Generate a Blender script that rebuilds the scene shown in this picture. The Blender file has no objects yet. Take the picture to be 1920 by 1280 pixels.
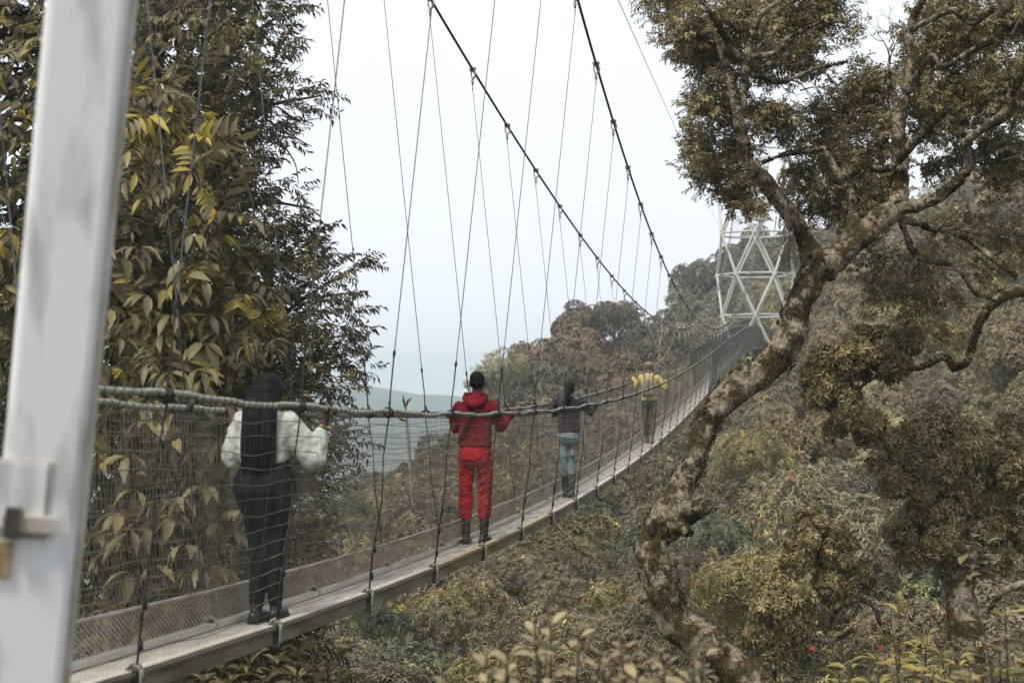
import bpy, bmesh, math, random
import numpy as np
from mathutils import Vector, Matrix, noise
random.seed(7)
rng = np.random.default_rng(7)
PI = math.pi
R_ = math.radians
sc = bpy.context.scene
C = sc.collection

# ------------------------------------------------------------------ camera, sky, sun, exposure
F = 2666.7                       # focal length in photo pixels (50 mm on a 36 mm sensor)
PITCH = math.atan(80 / F)
cam_d = bpy.data.cameras.new('camera')
cam_d.lens = 50; cam_d.sensor_width = 36; cam_d.clip_start = 0.05; cam_d.clip_end = 6000
cam_d.dof.use_dof = True; cam_d.dof.focus_distance = 17.0; cam_d.dof.aperture_fstop = 2.6
cam = bpy.data.objects.new('camera', cam_d); C.objects.link(cam)
cam.location = (0, 0, 0); cam.rotation_euler = (PI / 2 + PITCH, 0, 0)
sc.camera = cam

SUN_EL, SUN_AZ = 58, 215         # azimuth clockwise from +Y (view direction): behind and to the left
w = bpy.data.worlds.new('World'); sc.world = w; w.use_nodes = True
nt = w.node_tree; nt.nodes.clear()
wo = nt.nodes.new('ShaderNodeOutputWorld'); bg = nt.nodes.new('ShaderNodeBackground')
sky = nt.nodes.new('ShaderNodeTexSky'); sky.sky_type = 'NISHITA'; sky.sun_disc = False
sky.sun_elevation = R_(SUN_EL); sky.sun_rotation = R_(SUN_AZ)
skm = nt.nodes.new('ShaderNodeVectorMath'); skm.operation = 'SCALE'; skm.inputs['Scale'].default_value = 1.0
tc = nt.nodes.new('ShaderNodeTexCoord')
mp = nt.nodes.new('ShaderNodeMapping'); mp.inputs['Scale'].default_value = (1.0, 1.0, 2.6)
nz = nt.nodes.new('ShaderNodeTexNoise'); nz.inputs['Scale'].default_value = 2.3; nz.inputs['Detail'].default_value = 5
cr = nt.nodes.new('ShaderNodeValToRGB')
cr.color_ramp.elements[0].position = 0.35; cr.color_ramp.elements[0].color = (5.35, 5.25, 6.0, 1)
cr.color_ramp.elements[1].position = 0.66; cr.color_ramp.elements[1].color = (5.55, 5.95, 6.1, 1)
mx = nt.nodes.new('ShaderNodeMix'); mx.data_type = 'RGBA'; mx.inputs['Factor'].default_value = 0.93
nt.links.new(tc.outputs['Generated'], mp.inputs['Vector']); nt.links.new(mp.outputs[0], nz.inputs['Vector'])
nt.links.new(nz.outputs['Fac'], cr.inputs['Fac'])
nt.links.new(sky.outputs[0], mx.inputs['A']); nt.links.new(cr.outputs[0], mx.inputs['B'])
nt.links.new(mx.outputs['Result'], bg.inputs['Color'])
bg.inputs['Strength'].default_value = 0.1
nt.links.new(bg.outputs[0], wo.inputs['Surface'])

sd = bpy.data.lights.new('sun', 'SUN'); sd.energy = 1.5; sd.angle = R_(10); sd.color = (1, .90, .74)
so = bpy.data.objects.new('sun', sd); C.objects.link(so)
sdir = Vector((math.sin(R_(SUN_AZ)) * math.cos(R_(SUN_EL)), math.cos(R_(SUN_AZ)) * math.cos(R_(SUN_EL)), math.sin(R_(SUN_EL))))
so.rotation_euler = sdir.to_track_quat('Z', 'Y').to_euler(); so.location = (0, 0, 60)

sc.view_settings.view_transform = 'Standard'; sc.view_settings.look = 'None'
sc.view_settings.exposure = 1.0; sc.view_settings.gamma = 1; sc.view_settings.use_curve_mapping = False
sc.render.engine = 'CYCLES'
cy = sc.cycles
cy.max_bounces = 6; cy.diffuse_bounces = 3; cy.glossy_bounces = 2; cy.transmission_bounces = 2
cy.transparent_max_bounces = 8; cy.volume_bounces = 1; cy.use_denoising = True
cy.caustics_reflective = False; cy.caustics_refractive = False

# ------------------------------------------------------------------ helpers
FWD = Vector((0, math.cos(PITCH), math.sin(PITCH))); UPV = Vector((0, -math.sin(PITCH), math.cos(PITCH)))
def W(px, py, d):
    return FWD * d + Vector((1, 0, 0)) * ((px - 960) / F * d) + UPV * ((640 - py) / F * d)

def tag(o, label=None, cat=None, group=None, kind=None):
    if label: o['label'] = label
    if cat: o['category'] = cat
    if group: o['group'] = group
    if kind: o['kind'] = kind
    return o

def empty(name, loc=(0, 0, 0), rz=0):
    o = bpy.data.objects.new(name, None); C.objects.link(o)
    o.location = loc; o.rotation_euler = (0, 0, rz); o.empty_display_size = .2
    return o

def link(name, me, parent=None, mat=None):
    o = bpy.data.objects.new(name, me); C.objects.link(o)
    if mat and not me.materials: me.materials.append(mat)
    if parent: o.parent = parent
    return o

def mesh_np(name, V, T, mat=None, tint=None, smooth=False):
    V = np.asarray(V, np.float32); T = np.asarray(T, np.int32)
    me = bpy.data.meshes.new(name)
    k = T.shape[1]; nf = len(T)
    me.vertices.add(len(V)); me.vertices.foreach_set('co', V.ravel())
    me.loops.add(nf * k); me.loops.foreach_set('vertex_index', T.ravel())
    me.polygons.add(nf)
    me.polygons.foreach_set('loop_start', np.arange(0, nf * k, k, dtype=np.int32))
    if smooth: me.polygons.foreach_set('use_smooth', np.ones(nf, bool))
    if tint is not None:
        a = me.attributes.new('tint', 'FLOAT', 'POINT'); a.data.foreach_set('value', np.asarray(tint, np.float32))
    me.update(calc_edges=True); me.validate()
    if mat: me.materials.append(mat)
    return me

def catmull(P, n=6):
    P = [Vector(p) for p in P]
    if len(P) < 3: return P
    out = []
    Q = [P[0] * 2 - P[1]] + P + [P[-1] * 2 - P[-2]]
    for i in range(1, len(Q) - 2):
        a, b, c, d = Q[i - 1:i + 3]
        for j in range(n):
            t = j / n
            out.append(.5 * ((2 * b) + (c - a) * t + (2 * a - 5 * b + 4 * c - d) * t * t + (3 * b - a - 3 * c + d) * t ** 3))
    out.append(P[-1]); return out

class MB:
    """collects boxes, bars and tubes; build() links them as ONE mesh object"""
    def __init__(s): s.V = []; s.T = []; s.n = 0
    def add(s, V, Fc):
        for f in Fc:
            s.T.append([i + s.n for i in f])
        s.V += [tuple(v) for v in V]; s.n += len(V)
    def box(s, c, size, M=None):
        x, y, z = [k / 2 for k in size]; c = Vector(c)
        V = [Vector((a * x, b * y, e * z)) for a in (-1, 1) for b in (-1, 1) for e in (-1, 1)]
        V = [c + (M @ v if M else v) for v in V]
        s.add(V, [(0, 1, 3, 2), (4, 6, 7, 5), (0, 4, 5, 1), (2, 3, 7, 6), (0, 2, 6, 4), (1, 5, 7, 3)])
    def tube(s, P, r, seg=6, cap=True, bump=0, bf=3.0, flat=1.0):
        P = [Vector(p) for p in P]; n = len(P)
        rr = r if hasattr(r, '__len__') else [r] * n
        t0 = (P[1] - P[0]).normalized()
        u = t0.orthogonal().normalized(); V = []
        for i, p in enumerate(P):
            t = (P[min(i + 1, n - 1)] - P[max(i - 1, 0)])
            t = t.normalized() if t.length > 1e-9 else t0
            u = (u - t * u.dot(t)); u = u.normalized() if u.length > 1e-6 else t.orthogonal().normalized()
            v = t.cross(u)
            for k in range(seg):
                a = 2 * PI * k / seg
                d = u * math.cos(a) + v * math.sin(a) * flat
                q = p + d * rr[i]
                if bump: q = q + d * (bump * rr[i] * (noise.noise(q * bf) + .55 * noise.noise(q * bf * 2.7) + .3 * noise.noise(q * bf * 7)))
                V.append(q)
        Fc = []
        for i in range(n - 1):
            for k in range(seg):
                a = i * seg + k; b = i * seg + (k + 1) % seg
                Fc.append((a, b, b + seg, a + seg))
        if cap:
            Fc.append(tuple(range(seg - 1, -1, -1))); Fc.append(tuple((n - 1) * seg + k for k in range(seg)))
        s.add(V, Fc)
    def mesh(s, name, mat=None, smooth=False):
        me = bpy.data.meshes.new(name); me.from_pydata(s.V, [], s.T); me.update()
        if smooth: me.polygons.foreach_set('use_smooth', [True] * len(me.polygons))
        if mat: me.materials.append(mat)
        return me
    def build(s, name, mat, parent=None, smooth=False):
        return link(name, s.mesh(name, mat, smooth), parent)

# ------------------------------------------------------------------ materials
def mat(name, col, rough=.6, metal=0, spec=.5):
    m = bpy.data.materials.new(name); m.use_nodes = True
    b = m.node_tree.nodes['Principled BSDF']
    b.inputs['Base Color'].default_value = (*col, 1); b.inputs['Roughness'].default_value = rough
    b.inputs['Metallic'].default_value = metal; b.inputs['Specular IOR Level'].default_value = spec
    return m, m.node_tree, b

def noisy(name, c1, c2, scale=8, rough=.6, metal=0, detail=4, lo=.35, hi=.65, bump=0, bscale=None, spec=.5, stretch=None, coord='Object'):
    m, t, b = mat(name, c1, rough, metal, spec)
    tc = t.nodes.new('ShaderNodeTexCoord'); src = tc.outputs[coord]
    if stretch:
        mp = t.nodes.new('ShaderNodeMapping'); mp.inputs['Scale'].default_value = stretch
        t.links.new(src, mp.inputs['Vector']); src = mp.outputs[0]
    n = t.nodes.new('ShaderNodeTexNoise'); n.inputs['Scale'].default_value = scale; n.inputs['Detail'].default_value = detail
    r = t.nodes.new('ShaderNodeValToRGB')
    r.color_ramp.elements[0].position = lo; r.color_ramp.elements[0].color = (*c1, 1)
    r.color_ramp.elements[1].position = hi; r.color_ramp.elements[1].color = (*c2, 1)
    t.links.new(src, n.inputs['Vector']); t.links.new(n.outputs['Fac'], r.inputs['Fac']); t.links.new(r.outputs[0], b.inputs['Base Color'])
    if bump:
        n2 = t.nodes.new('ShaderNodeTexNoise'); n2.inputs['Scale'].default_value = bscale or scale * 3; n2.inputs['Detail'].default_value = 3
        bp = t.nodes.new('ShaderNodeBump'); bp.inputs['Strength'].default_value = bump; bp.inputs['Distance'].default_value = .02
        t.links.new(src, n2.inputs['Vector']); t.links.new(n2.outputs['Fac'], bp.inputs['Height']); t.links.new(bp.outputs[0], b.inputs['Normal'])
    return m

def leaf_mat(name, stops, rough=.42, spec=.6, trans=.22, objcol=False):
    """colour of each leaf from its own 'tint' value; stops = [(pos, colour)...]"""
    m = bpy.data.materials.new(name); m.use_nodes = True; t = m.node_tree
    b = t.nodes['Principled BSDF']; out = t.nodes['Material Output']
    at = t.nodes.new('ShaderNodeAttribute'); at.attribute_name = 'tint'
    r = t.nodes.new('ShaderNodeValToRGB')
    while len(r.color_ramp.elements) < len(stops): r.color_ramp.elements.new(.5)
    for e, (p, c) in zip(r.color_ramp.elements, stops): e.position = p; e.color = (*c, 1)
    t.links.new(at.outputs['Fac'], r.inputs['Fac'])
    src = r.outputs[0]
    if objcol:
        oi = t.nodes.new('ShaderNodeObjectInfo'); mm = t.nodes.new('ShaderNodeMix'); mm.data_type = 'RGBA'; mm.blend_type = 'MULTIPLY'
        mm.inputs['Factor'].default_value = 1
        t.links.new(src, mm.inputs['A']); t.links.new(oi.outputs['Color'], mm.inputs['B']); src = mm.outputs['Result']
    b.inputs['Roughness'].default_value = rough; b.inputs['Specular IOR Level'].default_value = spec
    t.links.new(src, b.inputs['Base Color'])
    if trans:
        tr = t.nodes.new('ShaderNodeBsdfTranslucent'); ms = t.nodes.new('ShaderNodeMixShader'); ms.inputs[0].default_value = trans
        t.links.new(src, tr.inputs['Color']); t.links.new(b.outputs[0], ms.inputs[1]); t.links.new(tr.outputs[0], ms.inputs[2])
        t.links.new(ms.outputs[0], out.inputs['Surface'])
    return m

M = {}
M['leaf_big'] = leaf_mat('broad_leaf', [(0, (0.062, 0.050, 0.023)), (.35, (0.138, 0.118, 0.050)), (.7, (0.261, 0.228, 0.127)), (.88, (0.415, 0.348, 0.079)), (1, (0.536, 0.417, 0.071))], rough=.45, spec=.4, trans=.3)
M['leaf_small'] = leaf_mat('small_leaf', [(0, (0.040, 0.030, 0.014)), (.5, (0.104, 0.083, 0.035)), (.85, (0.197, 0.166, 0.057)), (1, (0.349, 0.285, 0.060))], rough=.4)
M['leaf_moss'] = leaf_mat('leathery_leaf', [(0, (0.071, 0.051, 0.021)), (.4, (0.189, 0.148, 0.060)), (.75, (0.379, 0.307, 0.141)), (1, (0.562, 0.497, 0.219))], rough=.42, spec=.45)
M['leaf_forest'] = leaf_mat('forest_leaf', [(0, (0.078, 0.071, 0.042)), (.5, (0.198, 0.177, 0.106)), (.9, (0.318, 0.285, 0.172)), (1, (0.538, 0.483, 0.180))], rough=.5, objcol=True)
M['leaf_hill'] = leaf_mat('hill_leaf', [(0, (0.054, 0.042, 0.022)), (.5, (0.129, 0.099, 0.055)), (1, (0.208, 0.164, 0.088))], rough=.6, objcol=True, trans=.15)
M['moss_tuft'] = leaf_mat('moss_tuft', [(0, (.02, .015, .006)), (.6, (.075, .055, .02)), (1, (.20, .15, .03))], rough=.8, spec=.1)
M['leaf_pale'] = leaf_mat('pale_leaf', [(0, (0.120, 0.095, 0.045)), (.5, (0.260, 0.208, 0.101)), (1, (0.420, 0.340, 0.161))], rough=.45)
M['leaf_yellow'] = leaf_mat('yellowing_leaf', [(0, (.10, .085, .03)), (.5, (.22, .19, .06)), (1, (.42, .32, .06))], rough=.45)
M['red_leaf'] = leaf_mat('red_leaf', [(0, (.35, .03, .02)), (1, (.55, .09, .04))], rough=.5)
M['twig'] = noisy('twig_bark', (.035, .026, .016), (.10, .08, .055), 14, .85)
M['rope'] = noisy('weathered_rope', (.24, .24, .19), (.46, .46, .38), 40, .85, bump=.5, bscale=160)
M['dark_rope'] = noisy('black_rope', (.012, .011, .014), (.05, .045, .045), 30, .85)
M['net'] = noisy('net_cord', (.09, .078, .062), (.26, .23, .19), 6, .8)
M['net_line'] = noisy('pale_net_line', (.15, .13, .10), (.36, .32, .26), 4, .75)
M['net_far'] = noisy('dark_netting', (.03, .035, .03), (.09, .09, .075), 3, .85)
M['wire'] = noisy('steel_wire', (.07, .075, .095), (.17, .18, .20), 3, .45, .6)
M['cable'] = noisy('greased_cable', (.008, .008, .014), (.03, .028, .035), 5, .5, .3)
M['clamp'] = noisy('galvanised_clamp', (.16, .16, .15), (.36, .35, .32), 60, .45, .6)
M['alu'] = noisy('weathered_aluminium', (.48, .44, .37), (.70, .67, .60), 5, .5, .25, lo=.3, hi=.7, stretch=(3, 1, 3), bump=.1)
M['alu_warm'] = noisy('ochre_stained_aluminium', (.36, .28, .13), (.50, .42, .26), 5, .6, .15, lo=.3, hi=.7, stretch=(3, 1, 3), bump=.1)
M['deck'] = noisy('deck_grating', (.46, .42, .37), (.68, .64, .58), 7, .55, .25, coord='Object')
M['toe'] = noisy('expanded_metal', (.30, .26, .20), (.52, .47, .39), 5, .55, .3)
M['white_paint'] = noisy('chalky_white_paint', (.50, .50, .49), (.86, .87, .88), 2.6, .5, 0, lo=.30, hi=.50, stretch=(5, 5, .8), detail=7)
M['tower_paint'] = noisy('white_tower_paint', (.46, .46, .42), (.64, .64, .60), 2, .5)
M['stained_paint'] = noisy('stained_white_paint', (.42, .38, .30), (.62, .60, .56), 6, .6)
M['rust'] = noisy('rusty_steel', (.22, .15, .07), (.42, .33, .19), 25, .8)
M['dark_steel'] = noisy('dark_steel', (.05, .045, .04), (.12, .11, .10), 20, .6, .4)
M['bark_far'] = noisy('pale_far_bark', (.16, .13, .09), (.32, .28, .22), 3, .9)

# mossy bark: pale bark with ragged dark moss and ochre moss patches
m, t, b = mat('mossy_bark', (.2, .18, .14), .92, 0, .2)
tc = t.nodes.new('ShaderNodeTexCoord')
def nz_(scale, det=5, ro=.6):
    n = t.nodes.new('ShaderNodeTexNoise'); n.inputs['Scale'].default_value = scale; n.inputs['Detail'].default_value = det; n.inputs['Roughness'].default_value = ro
    t.links.new(tc.outputs['Object'], n.inputs['Vector']); return n.outputs['Fac']
def ramp_(src, st):
    r = t.nodes.new('ShaderNodeValToRGB')
    while len(r.color_ramp.elements) < len(st): r.color_ramp.elements.new(.5)
    for e, (p, c) in zip(r.color_ramp.elements, st): e.position = p; e.color = (*c, 1)
    t.links.new(src, r.inputs['Fac']); return r.outputs[0]
def mixc_(f, a, b_):
    x = t.nodes.new('ShaderNodeMix'); x.data_type = 'RGBA'
    t.links.new(f, x.inputs['Factor']); t.links.new(a, x.inputs['A']); t.links.new(b_, x.inputs['B']); return x.outputs['Result']
bk = ramp_(nz_(22), [(.3, (.11, .085, .055)), (.5, (.26, .215, .15)), (.72, (.46, .41, .32))])
vo = t.nodes.new('ShaderNodeTexVoronoi'); vo.feature = 'DISTANCE_TO_EDGE'; vo.inputs['Scale'].default_value = 16
mpv = t.nodes.new('ShaderNodeMapping'); mpv.inputs['Scale'].default_value = (1.6, 1.6, .6); t.links.new(tc.outputs['Object'], mpv.inputs['Vector']); t.links.new(mpv.outputs[0], vo.inputs['Vector'])
vr = t.nodes.new('ShaderNodeMapRange'); vr.inputs['From Max'].default_value = .10; vr.inputs['To Min'].default_value = .45; t.links.new(vo.outputs['Distance'], vr.inputs['Value'])
bm2 = t.nodes.new('ShaderNodeVectorMath'); bm2.operation = 'SCALE'; t.links.new(bk, bm2.inputs[0]); t.links.new(vr.outputs[0], bm2.inputs['Scale']); bk = bm2.outputs[0]
ms_ = ramp_(nz_(30), [(.3, (.018, .013, .007)), (.55, (.06, .042, .016)), (.8, (.15, .115, .03))])
fk = ramp_(nz_(4.2, 8, .72), [(.475, (0, 0, 0)), (.53, (1, 1, 1))])
oc = ramp_(nz_(34), [(.3, (.12, .085, .015)), (.7, (.26, .19, .03))])
fo = ramp_(nz_(1.7, 6, .65), [(.63, (0, 0, 0)), (.68, (1, 1, 1))])
t.links.new(mixc_(fo, mixc_(fk, bk, ms_), oc), b.inputs['Base Color'])
bp = t.nodes.new('ShaderNodeBump'); bp.inputs['Strength'].default_value = .9; bp.inputs['Distance'].default_value = .03
t.links.new(nz_(26, 6, .7), bp.inputs['Height']); t.links.new(bp.outputs[0], b.inputs['Normal'])
M['bark'] = m

# ------------------------------------------------------------------ leaves
def leaf_shape(kind, w=.3, curl=.12, fold=.12):
    if kind == 8:
        V = [(0, 0, 0), (-w * .42, .33, fold * .5), (0, .33, -.0), (w * .42, .33, fold * .5), (-w * .5, .62, fold * .5 - curl * .4), (0, .62, -curl * .5), (w * .5, .62, fold * .5 - curl * .4), (0, 1, -curl * 1.6)]
        T = [(0, 2, 1), (0, 3, 2), (1, 2, 5), (1, 5, 4), (2, 3, 6), (2, 6, 5), (4, 5, 7), (5, 6, 7)]
    elif kind == 4:
        V = [(0, 0, 0), (-w / 2, .5, fold * .5), (0, .5, -curl * .3), (w / 2, .5, fold * .5), (0, 1, -curl * 1.3)]
        T = [(0, 2, 1), (0, 3, 2), (1, 2, 4), (2, 3, 4)]
    else:
        V = [(0, 0, 0), (-w / 2, .5, 0), (w / 2, .5, 0), (0, 1, -curl)]
        T = [(0, 2, 1), (1, 2, 3)]
    return np.array(V, float), np.array(T, int)

def frames(D, up=(0, 0, 1), roll=0.0):
    """rotation matrices whose Y axis is D"""
    D = D / (np.linalg.norm(D, axis=1, keepdims=True) + 1e-9)
    U = np.broadcast_to(np.array(up, float), D.shape) + rng.normal(0, .05 + roll, D.shape)
    X = np.cross(D, U); X /= (np.linalg.norm(X, axis=1, keepdims=True) + 1e-9)
    Z = np.cross(X, D)
    return np.stack([X, D, Z], axis=2)

def template(kind, n, leafk=4, w=.3, curl=.12, L=1.0):
    """a spray: leaf positions/frames in a local frame whose Y axis points outwards"""
    P = []; D = []; S = []
    if kind == 'whorl':
        for i in range(n):
            a = 2 * PI * i / n + rng.uniform(-.3, .3); e = rng.uniform(-.35, .45)
            P.append((math.cos(a) * .08, 0, math.sin(a) * .08)); D.append((math.cos(a), .35 + e, math.sin(a))); S.append(L * rng.uniform(.75, 1.1))
    elif kind == 'pinnate':
        for i in range(n):
            s = 1 if i % 2 else -1; y = (i // 2 + 1) / (n / 2) * 1.9
            P.append((0, y, -.12 * y * y)); D.append((s * 1.0, .75 - .1 * y, -.35)); S.append(L * rng.uniform(.8, 1.1) * (1 - .12 * abs(y - .9)))
        P.append((0, 2.0, -.5)); D.append((0, 1, -.6)); S.append(L)
    elif kind == 'droop':
        for i in range(n):
            a = rng.uniform(-1.5, 1.5)
            P.append((rng.uniform(-.08, .08), .1, 0)); D.append((math.sin(a), .45 + .3 * math.cos(a), -rng.uniform(.3, 1.3))); S.append(L * rng.uniform(.7, 1.1))
    elif kind == 'twig':
        for i in range(n):
            s = 1 if i % 2 else -1; y = (i + 1) / n * 2.6
            P.append((0, y, .10 * y - .07 * y * y)); D.append((s * rng.uniform(.6, 1.1), rng.uniform(.3, .9), rng.uniform(-.9, .35))); S.append(L * rng.uniform(.75, 1.1))
    P, D, S = np.array(P, float), np.array(D, float), np.array(S, float)
    lv, lt = leaf_shape(leafk, w, curl)
    Fm = frames(D, up=(0, 1, 0), roll=.4) if kind == 'whorl' else frames(D, roll=.25)
    V = (Fm[:, None] @ (lv[None] * S[:, None, None])[..., None])[..., 0] + P[:, None]
    nv = len(lv)
    T = (lt[None] + (np.arange(len(P)) * nv)[:, None, None]).reshape(-1, 3)
    lid = np.repeat(np.arange(len(P)), nv)
    return V.reshape(-1, 3), T, lid, len(P)

def bake(P, D, S, tmpls, tint, up=(0, 0, 1), roll=.2, jit=.12):
    """all sprays as vertices, triangles and tints"""
    P, D, S, tint = np.asarray(P, float), np.asarray(D, float), np.asarray(S, float), np.asarray(tint, float)
    Vs, Ts, As = [], [], []; off = 0
    which = rng.integers(0, len(tmpls), len(P))
    for k, (tv, tt, lid, nl) in enumerate(tmpls):
        s = which == k; n = s.sum()
        if not n: continue
        Fm = frames(D[s], up, roll)
        V = np.einsum('nij,vj->nvi', Fm, tv) * S[s][:, None, None] + P[s][:, None]
        T = (tt[None] + (np.arange(n) * len(tv))[:, None, None]).reshape(-1, 3) + off
        lj = rng.normal(0, jit, (n, nl))[:, lid]
        Vs.append(V.reshape(-1, 3)); Ts.append(T); As.append(np.clip(tint[s][:, None] + lj, 0, 1).ravel()); off += n * len(tv)
    return np.concatenate(Vs), np.concatenate(Ts), np.concatenate(As)

def sphere_dirs(n, zmin=-1.0):
    z = rng.uniform(zmin, 1, n); a = rng.uniform(0, 2 * PI, n); r = np.sqrt(1 - z * z)
    return np.stack([r * np.cos(a), r * np.sin(a), z], 1)

def blob_points(c, R, n, zmin=-.6, shell=(.75, 1.05), squash=.85, lobes=7, lr=(.35, .6)):
    """points on the outside of a lumpy cluster of lobes around c"""
    c = np.array(c, float)
    lc = sphere_dirs(lobes, zmin) * R * rng.uniform(.35, .75, (lobes, 1)); lc[:, 2] *= squash
    lrad = R * rng.uniform(*lr, lobes)
    wts = lrad ** 2 / (lrad ** 2).sum()
    k = rng.choice(lobes, n, p=wts)
    d = sphere_dirs(n, -.8)
    p = lc[k] + d * (lrad[k] * rng.uniform(*shell, n))[:, None]
    dist = np.linalg.norm(p[:, None] - lc[None], axis=2) / lrad[None]
    keep = (dist.min(1) > .62)
    nd = d + p / R * .6
    return p[keep] + c, nd[keep], k[keep]

# ------------------------------------------------------------------ ground, hills, mountains
CP = [(300, 1500, 14), (700, 1400, 18), (1100, 1330, 18), (1500, 1300, 16), (1900, 1250, 14),
      (600, 1250, 24), (850, 1230, 24), (1150, 1230, 24), (1450, 1200, 24), (1850, 1150, 22),
      (600, 1090, 34), (850, 1070, 34), (1150, 1060, 34), (1400, 1030, 34), (1750, 980, 34),
      (620, 960, 46), (850, 930, 46), (1150, 920, 46), (1350, 900, 46), (1600, 830, 46), (1900, 760, 46),
      (640, 890, 60), (850, 850, 60), (1050, 830, 60), (1250, 820, 62), (1450, 760, 62), (1700, 660, 62), (1950, 570, 62),
      (700, 930, 80), (880, 790, 78), (1050, 750, 80), (1200, 730, 80), (1400, 700, 84), (1700, 550, 84), (1950, 440, 84),
      (700, 1050, 100), (850, 860, 100), (950, 690, 100), (1070, 590, 102), (1200, 590, 102), (1300, 615, 105), (1450, 575, 110), (1700, 430, 110), (1950, 330, 110),
      (800, 1000, 130), (1050, 760, 130), (1210, 620, 140), (1330, 510, 150), (1460, 430, 155), (1700, 350, 150), (1950, 320, 150),
      (1000, 1000, 200), (1350, 640, 200), (1700, 500, 200)]
cpw = np.array([tuple(W(*c)) for c in CP])
cpw = np.concatenate([cpw, [(-30, -20, -6), (0, -20, -3), (25, -20, -2), (-45, 40, -18), (-70, 100, -45), (45, 20, 4), (-150, 200, -75), (150, 150, 45), (150, 60, 45), (0, 320, -60), (150, 300, 0), (-60, 0, -20), (-25, 70, -20), (1.5, 0, -1.2), (-3, 4, -3.2)]])
def _phi(r): return r
A = np.zeros((len(cpw) + 3,) * 2)
XY = cpw[:, :2]
A[:-3, :-3] = _phi(np.linalg.norm(XY[:, None] - XY[None], axis=2)) + np.eye(len(XY)) * -.5
A[:-3, -3] = 1; A[:-3, -2:] = XY; A[-3, :-3] = 1; A[-2:, :-3] = XY.T
wt = np.linalg.solve(A, np.r_[cpw[:, 2], 0, 0, 0])
def canopy(x, y):
    q = np.stack([np.atleast_1d(x), np.atleast_1d(y)], 1).astype(float)
    r = np.linalg.norm(q[:, None] - XY[None], axis=2)
    z = _phi(r) @ wt[:-3] + wt[-3] + q @ wt[-2:]
    return np.clip(z, -85, 70)
def ground_z(x, y):
    x = np.atleast_1d(np.asarray(x, float)); y = np.atleast_1d(np.asarray(y, float))
    d = np.sqrt(x * x + y * y)
    drop = np.interp(d, [0, 8, 20, 60, 110], [.5, 1.2, 2.6, 3.6, 4.2])
    z = canopy(x, y) - drop
    far = np.clip((d - 230) / 170, 0, 1); far = far * far * (3 - 2 * far)
    return z * (1 - far) + -85 * far

xs = np.unique(np.r_[np.linspace(-420, -60, 37), np.linspace(-60, 70, 88), np.linspace(70, 420, 36)])
ys = np.unique(np.r_[np.linspace(-120, -12, 12), np.linspace(-12, 130, 96), np.linspace(130, 460, 34)])
gx, gy = np.meshgrid(xs, ys); fx, fy = gx.ravel(), gy.ravel()
gz = ground_z(fx, fy)
gz += np.array([noise.noise((x * .35, y * .35, 0)) * .5 + noise.noise((x * 1.3, y * 1.3, 3)) * .12 for x, y in zip(fx, fy)])
nx_, ny_ = len(xs), len(ys)
ii = (np.arange(ny_ - 1)[:, None] * nx_ + np.arange(nx_ - 1)[None]).ravel()
M['ground'] = noisy('leaf_litter_ground', (.022, .028, .018), (.075, .065, .038), 1.4, .95, detail=8, bump=.8, bscale=6)
me = mesh_np('ground', np.stack([fx, fy, gz], 1), np.stack([ii, ii + 1, ii + 1 + nx_, ii + nx_], 1), M['ground'], smooth=True)
tag(link('ground', me), kind='structure')

M['valley'] = noisy('far_forest', (.03, .05, .035), (.07, .08, .05), .02, .95, detail=8)
vx = np.linspace(-2600, 2600, 27); vy = np.linspace(-300, 2900, 17); gx, gy = np.meshgrid(vx, vy)
ii = (np.arange(16)[:, None] * 27 + np.arange(26)[None]).ravel()
me = mesh_np('valley', np.stack([gx.ravel(), gy.ravel(), np.full(gx.size, -87.)], 1), np.stack([ii, ii + 1, ii + 28, ii + 27], 1), M['valley'])
tag(link('valley', me), kind='structure')

def ridge(name, y0, depth, crest, base, x0=-1500, x1=1500, n=150):
    X = np.linspace(x0, x1, n); V = []
    rows = 14
    for j in range(rows):
        u = j / (rows - 1)
        for x in X:
            h = base + (crest(x) - base) * (math.sin(PI / 2 * min(1, u * 1.25)) ** 1.1 if u < .8 else 1 - (u - .8) * 2)
            k = (1 - abs(u - .6)) * 16
            h += noise.noise((x * .012, u * 5, y0 * .01)) * k * (.35 if u > .72 else 1)
            V.append((x, y0 + u * depth, h))
    ii = (np.arange(rows - 1)[:, None] * n + np.arange(n - 1)[None]).ravel()
    me = mesh_np(name, V, np.stack([ii, ii + 1, ii + 1 + n, ii + n], 1), M['valley'], smooth=True)
    tag(link(name, me), kind='structure')
def crest_far(x):
    px = 960 + x / 1100 * F
    y = np.interp(px, [-800, 0, 300, 560, 640, 690, 760, 800, 850, 900, 1100, 1500, 2500], [700, 735, 728, 726, 723, 722, 736, 745, 740, 744, 730, 735, 700])
    return (720 - y) * 1100 / F + noise.noise((x * .02, 0, 0)) * 1.6 + noise.noise((x * .07, 5, 0)) * .7
def crest_mid(x):
    return -22 + noise.noise((x * .008, 9, 0)) * 9 + noise.noise((x * .05, 9, 0)) * 1.2
ridge('mountains', 880, 260, crest_far, -87)
ridge('hills', 560, 200, crest_mid, -87)

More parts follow.
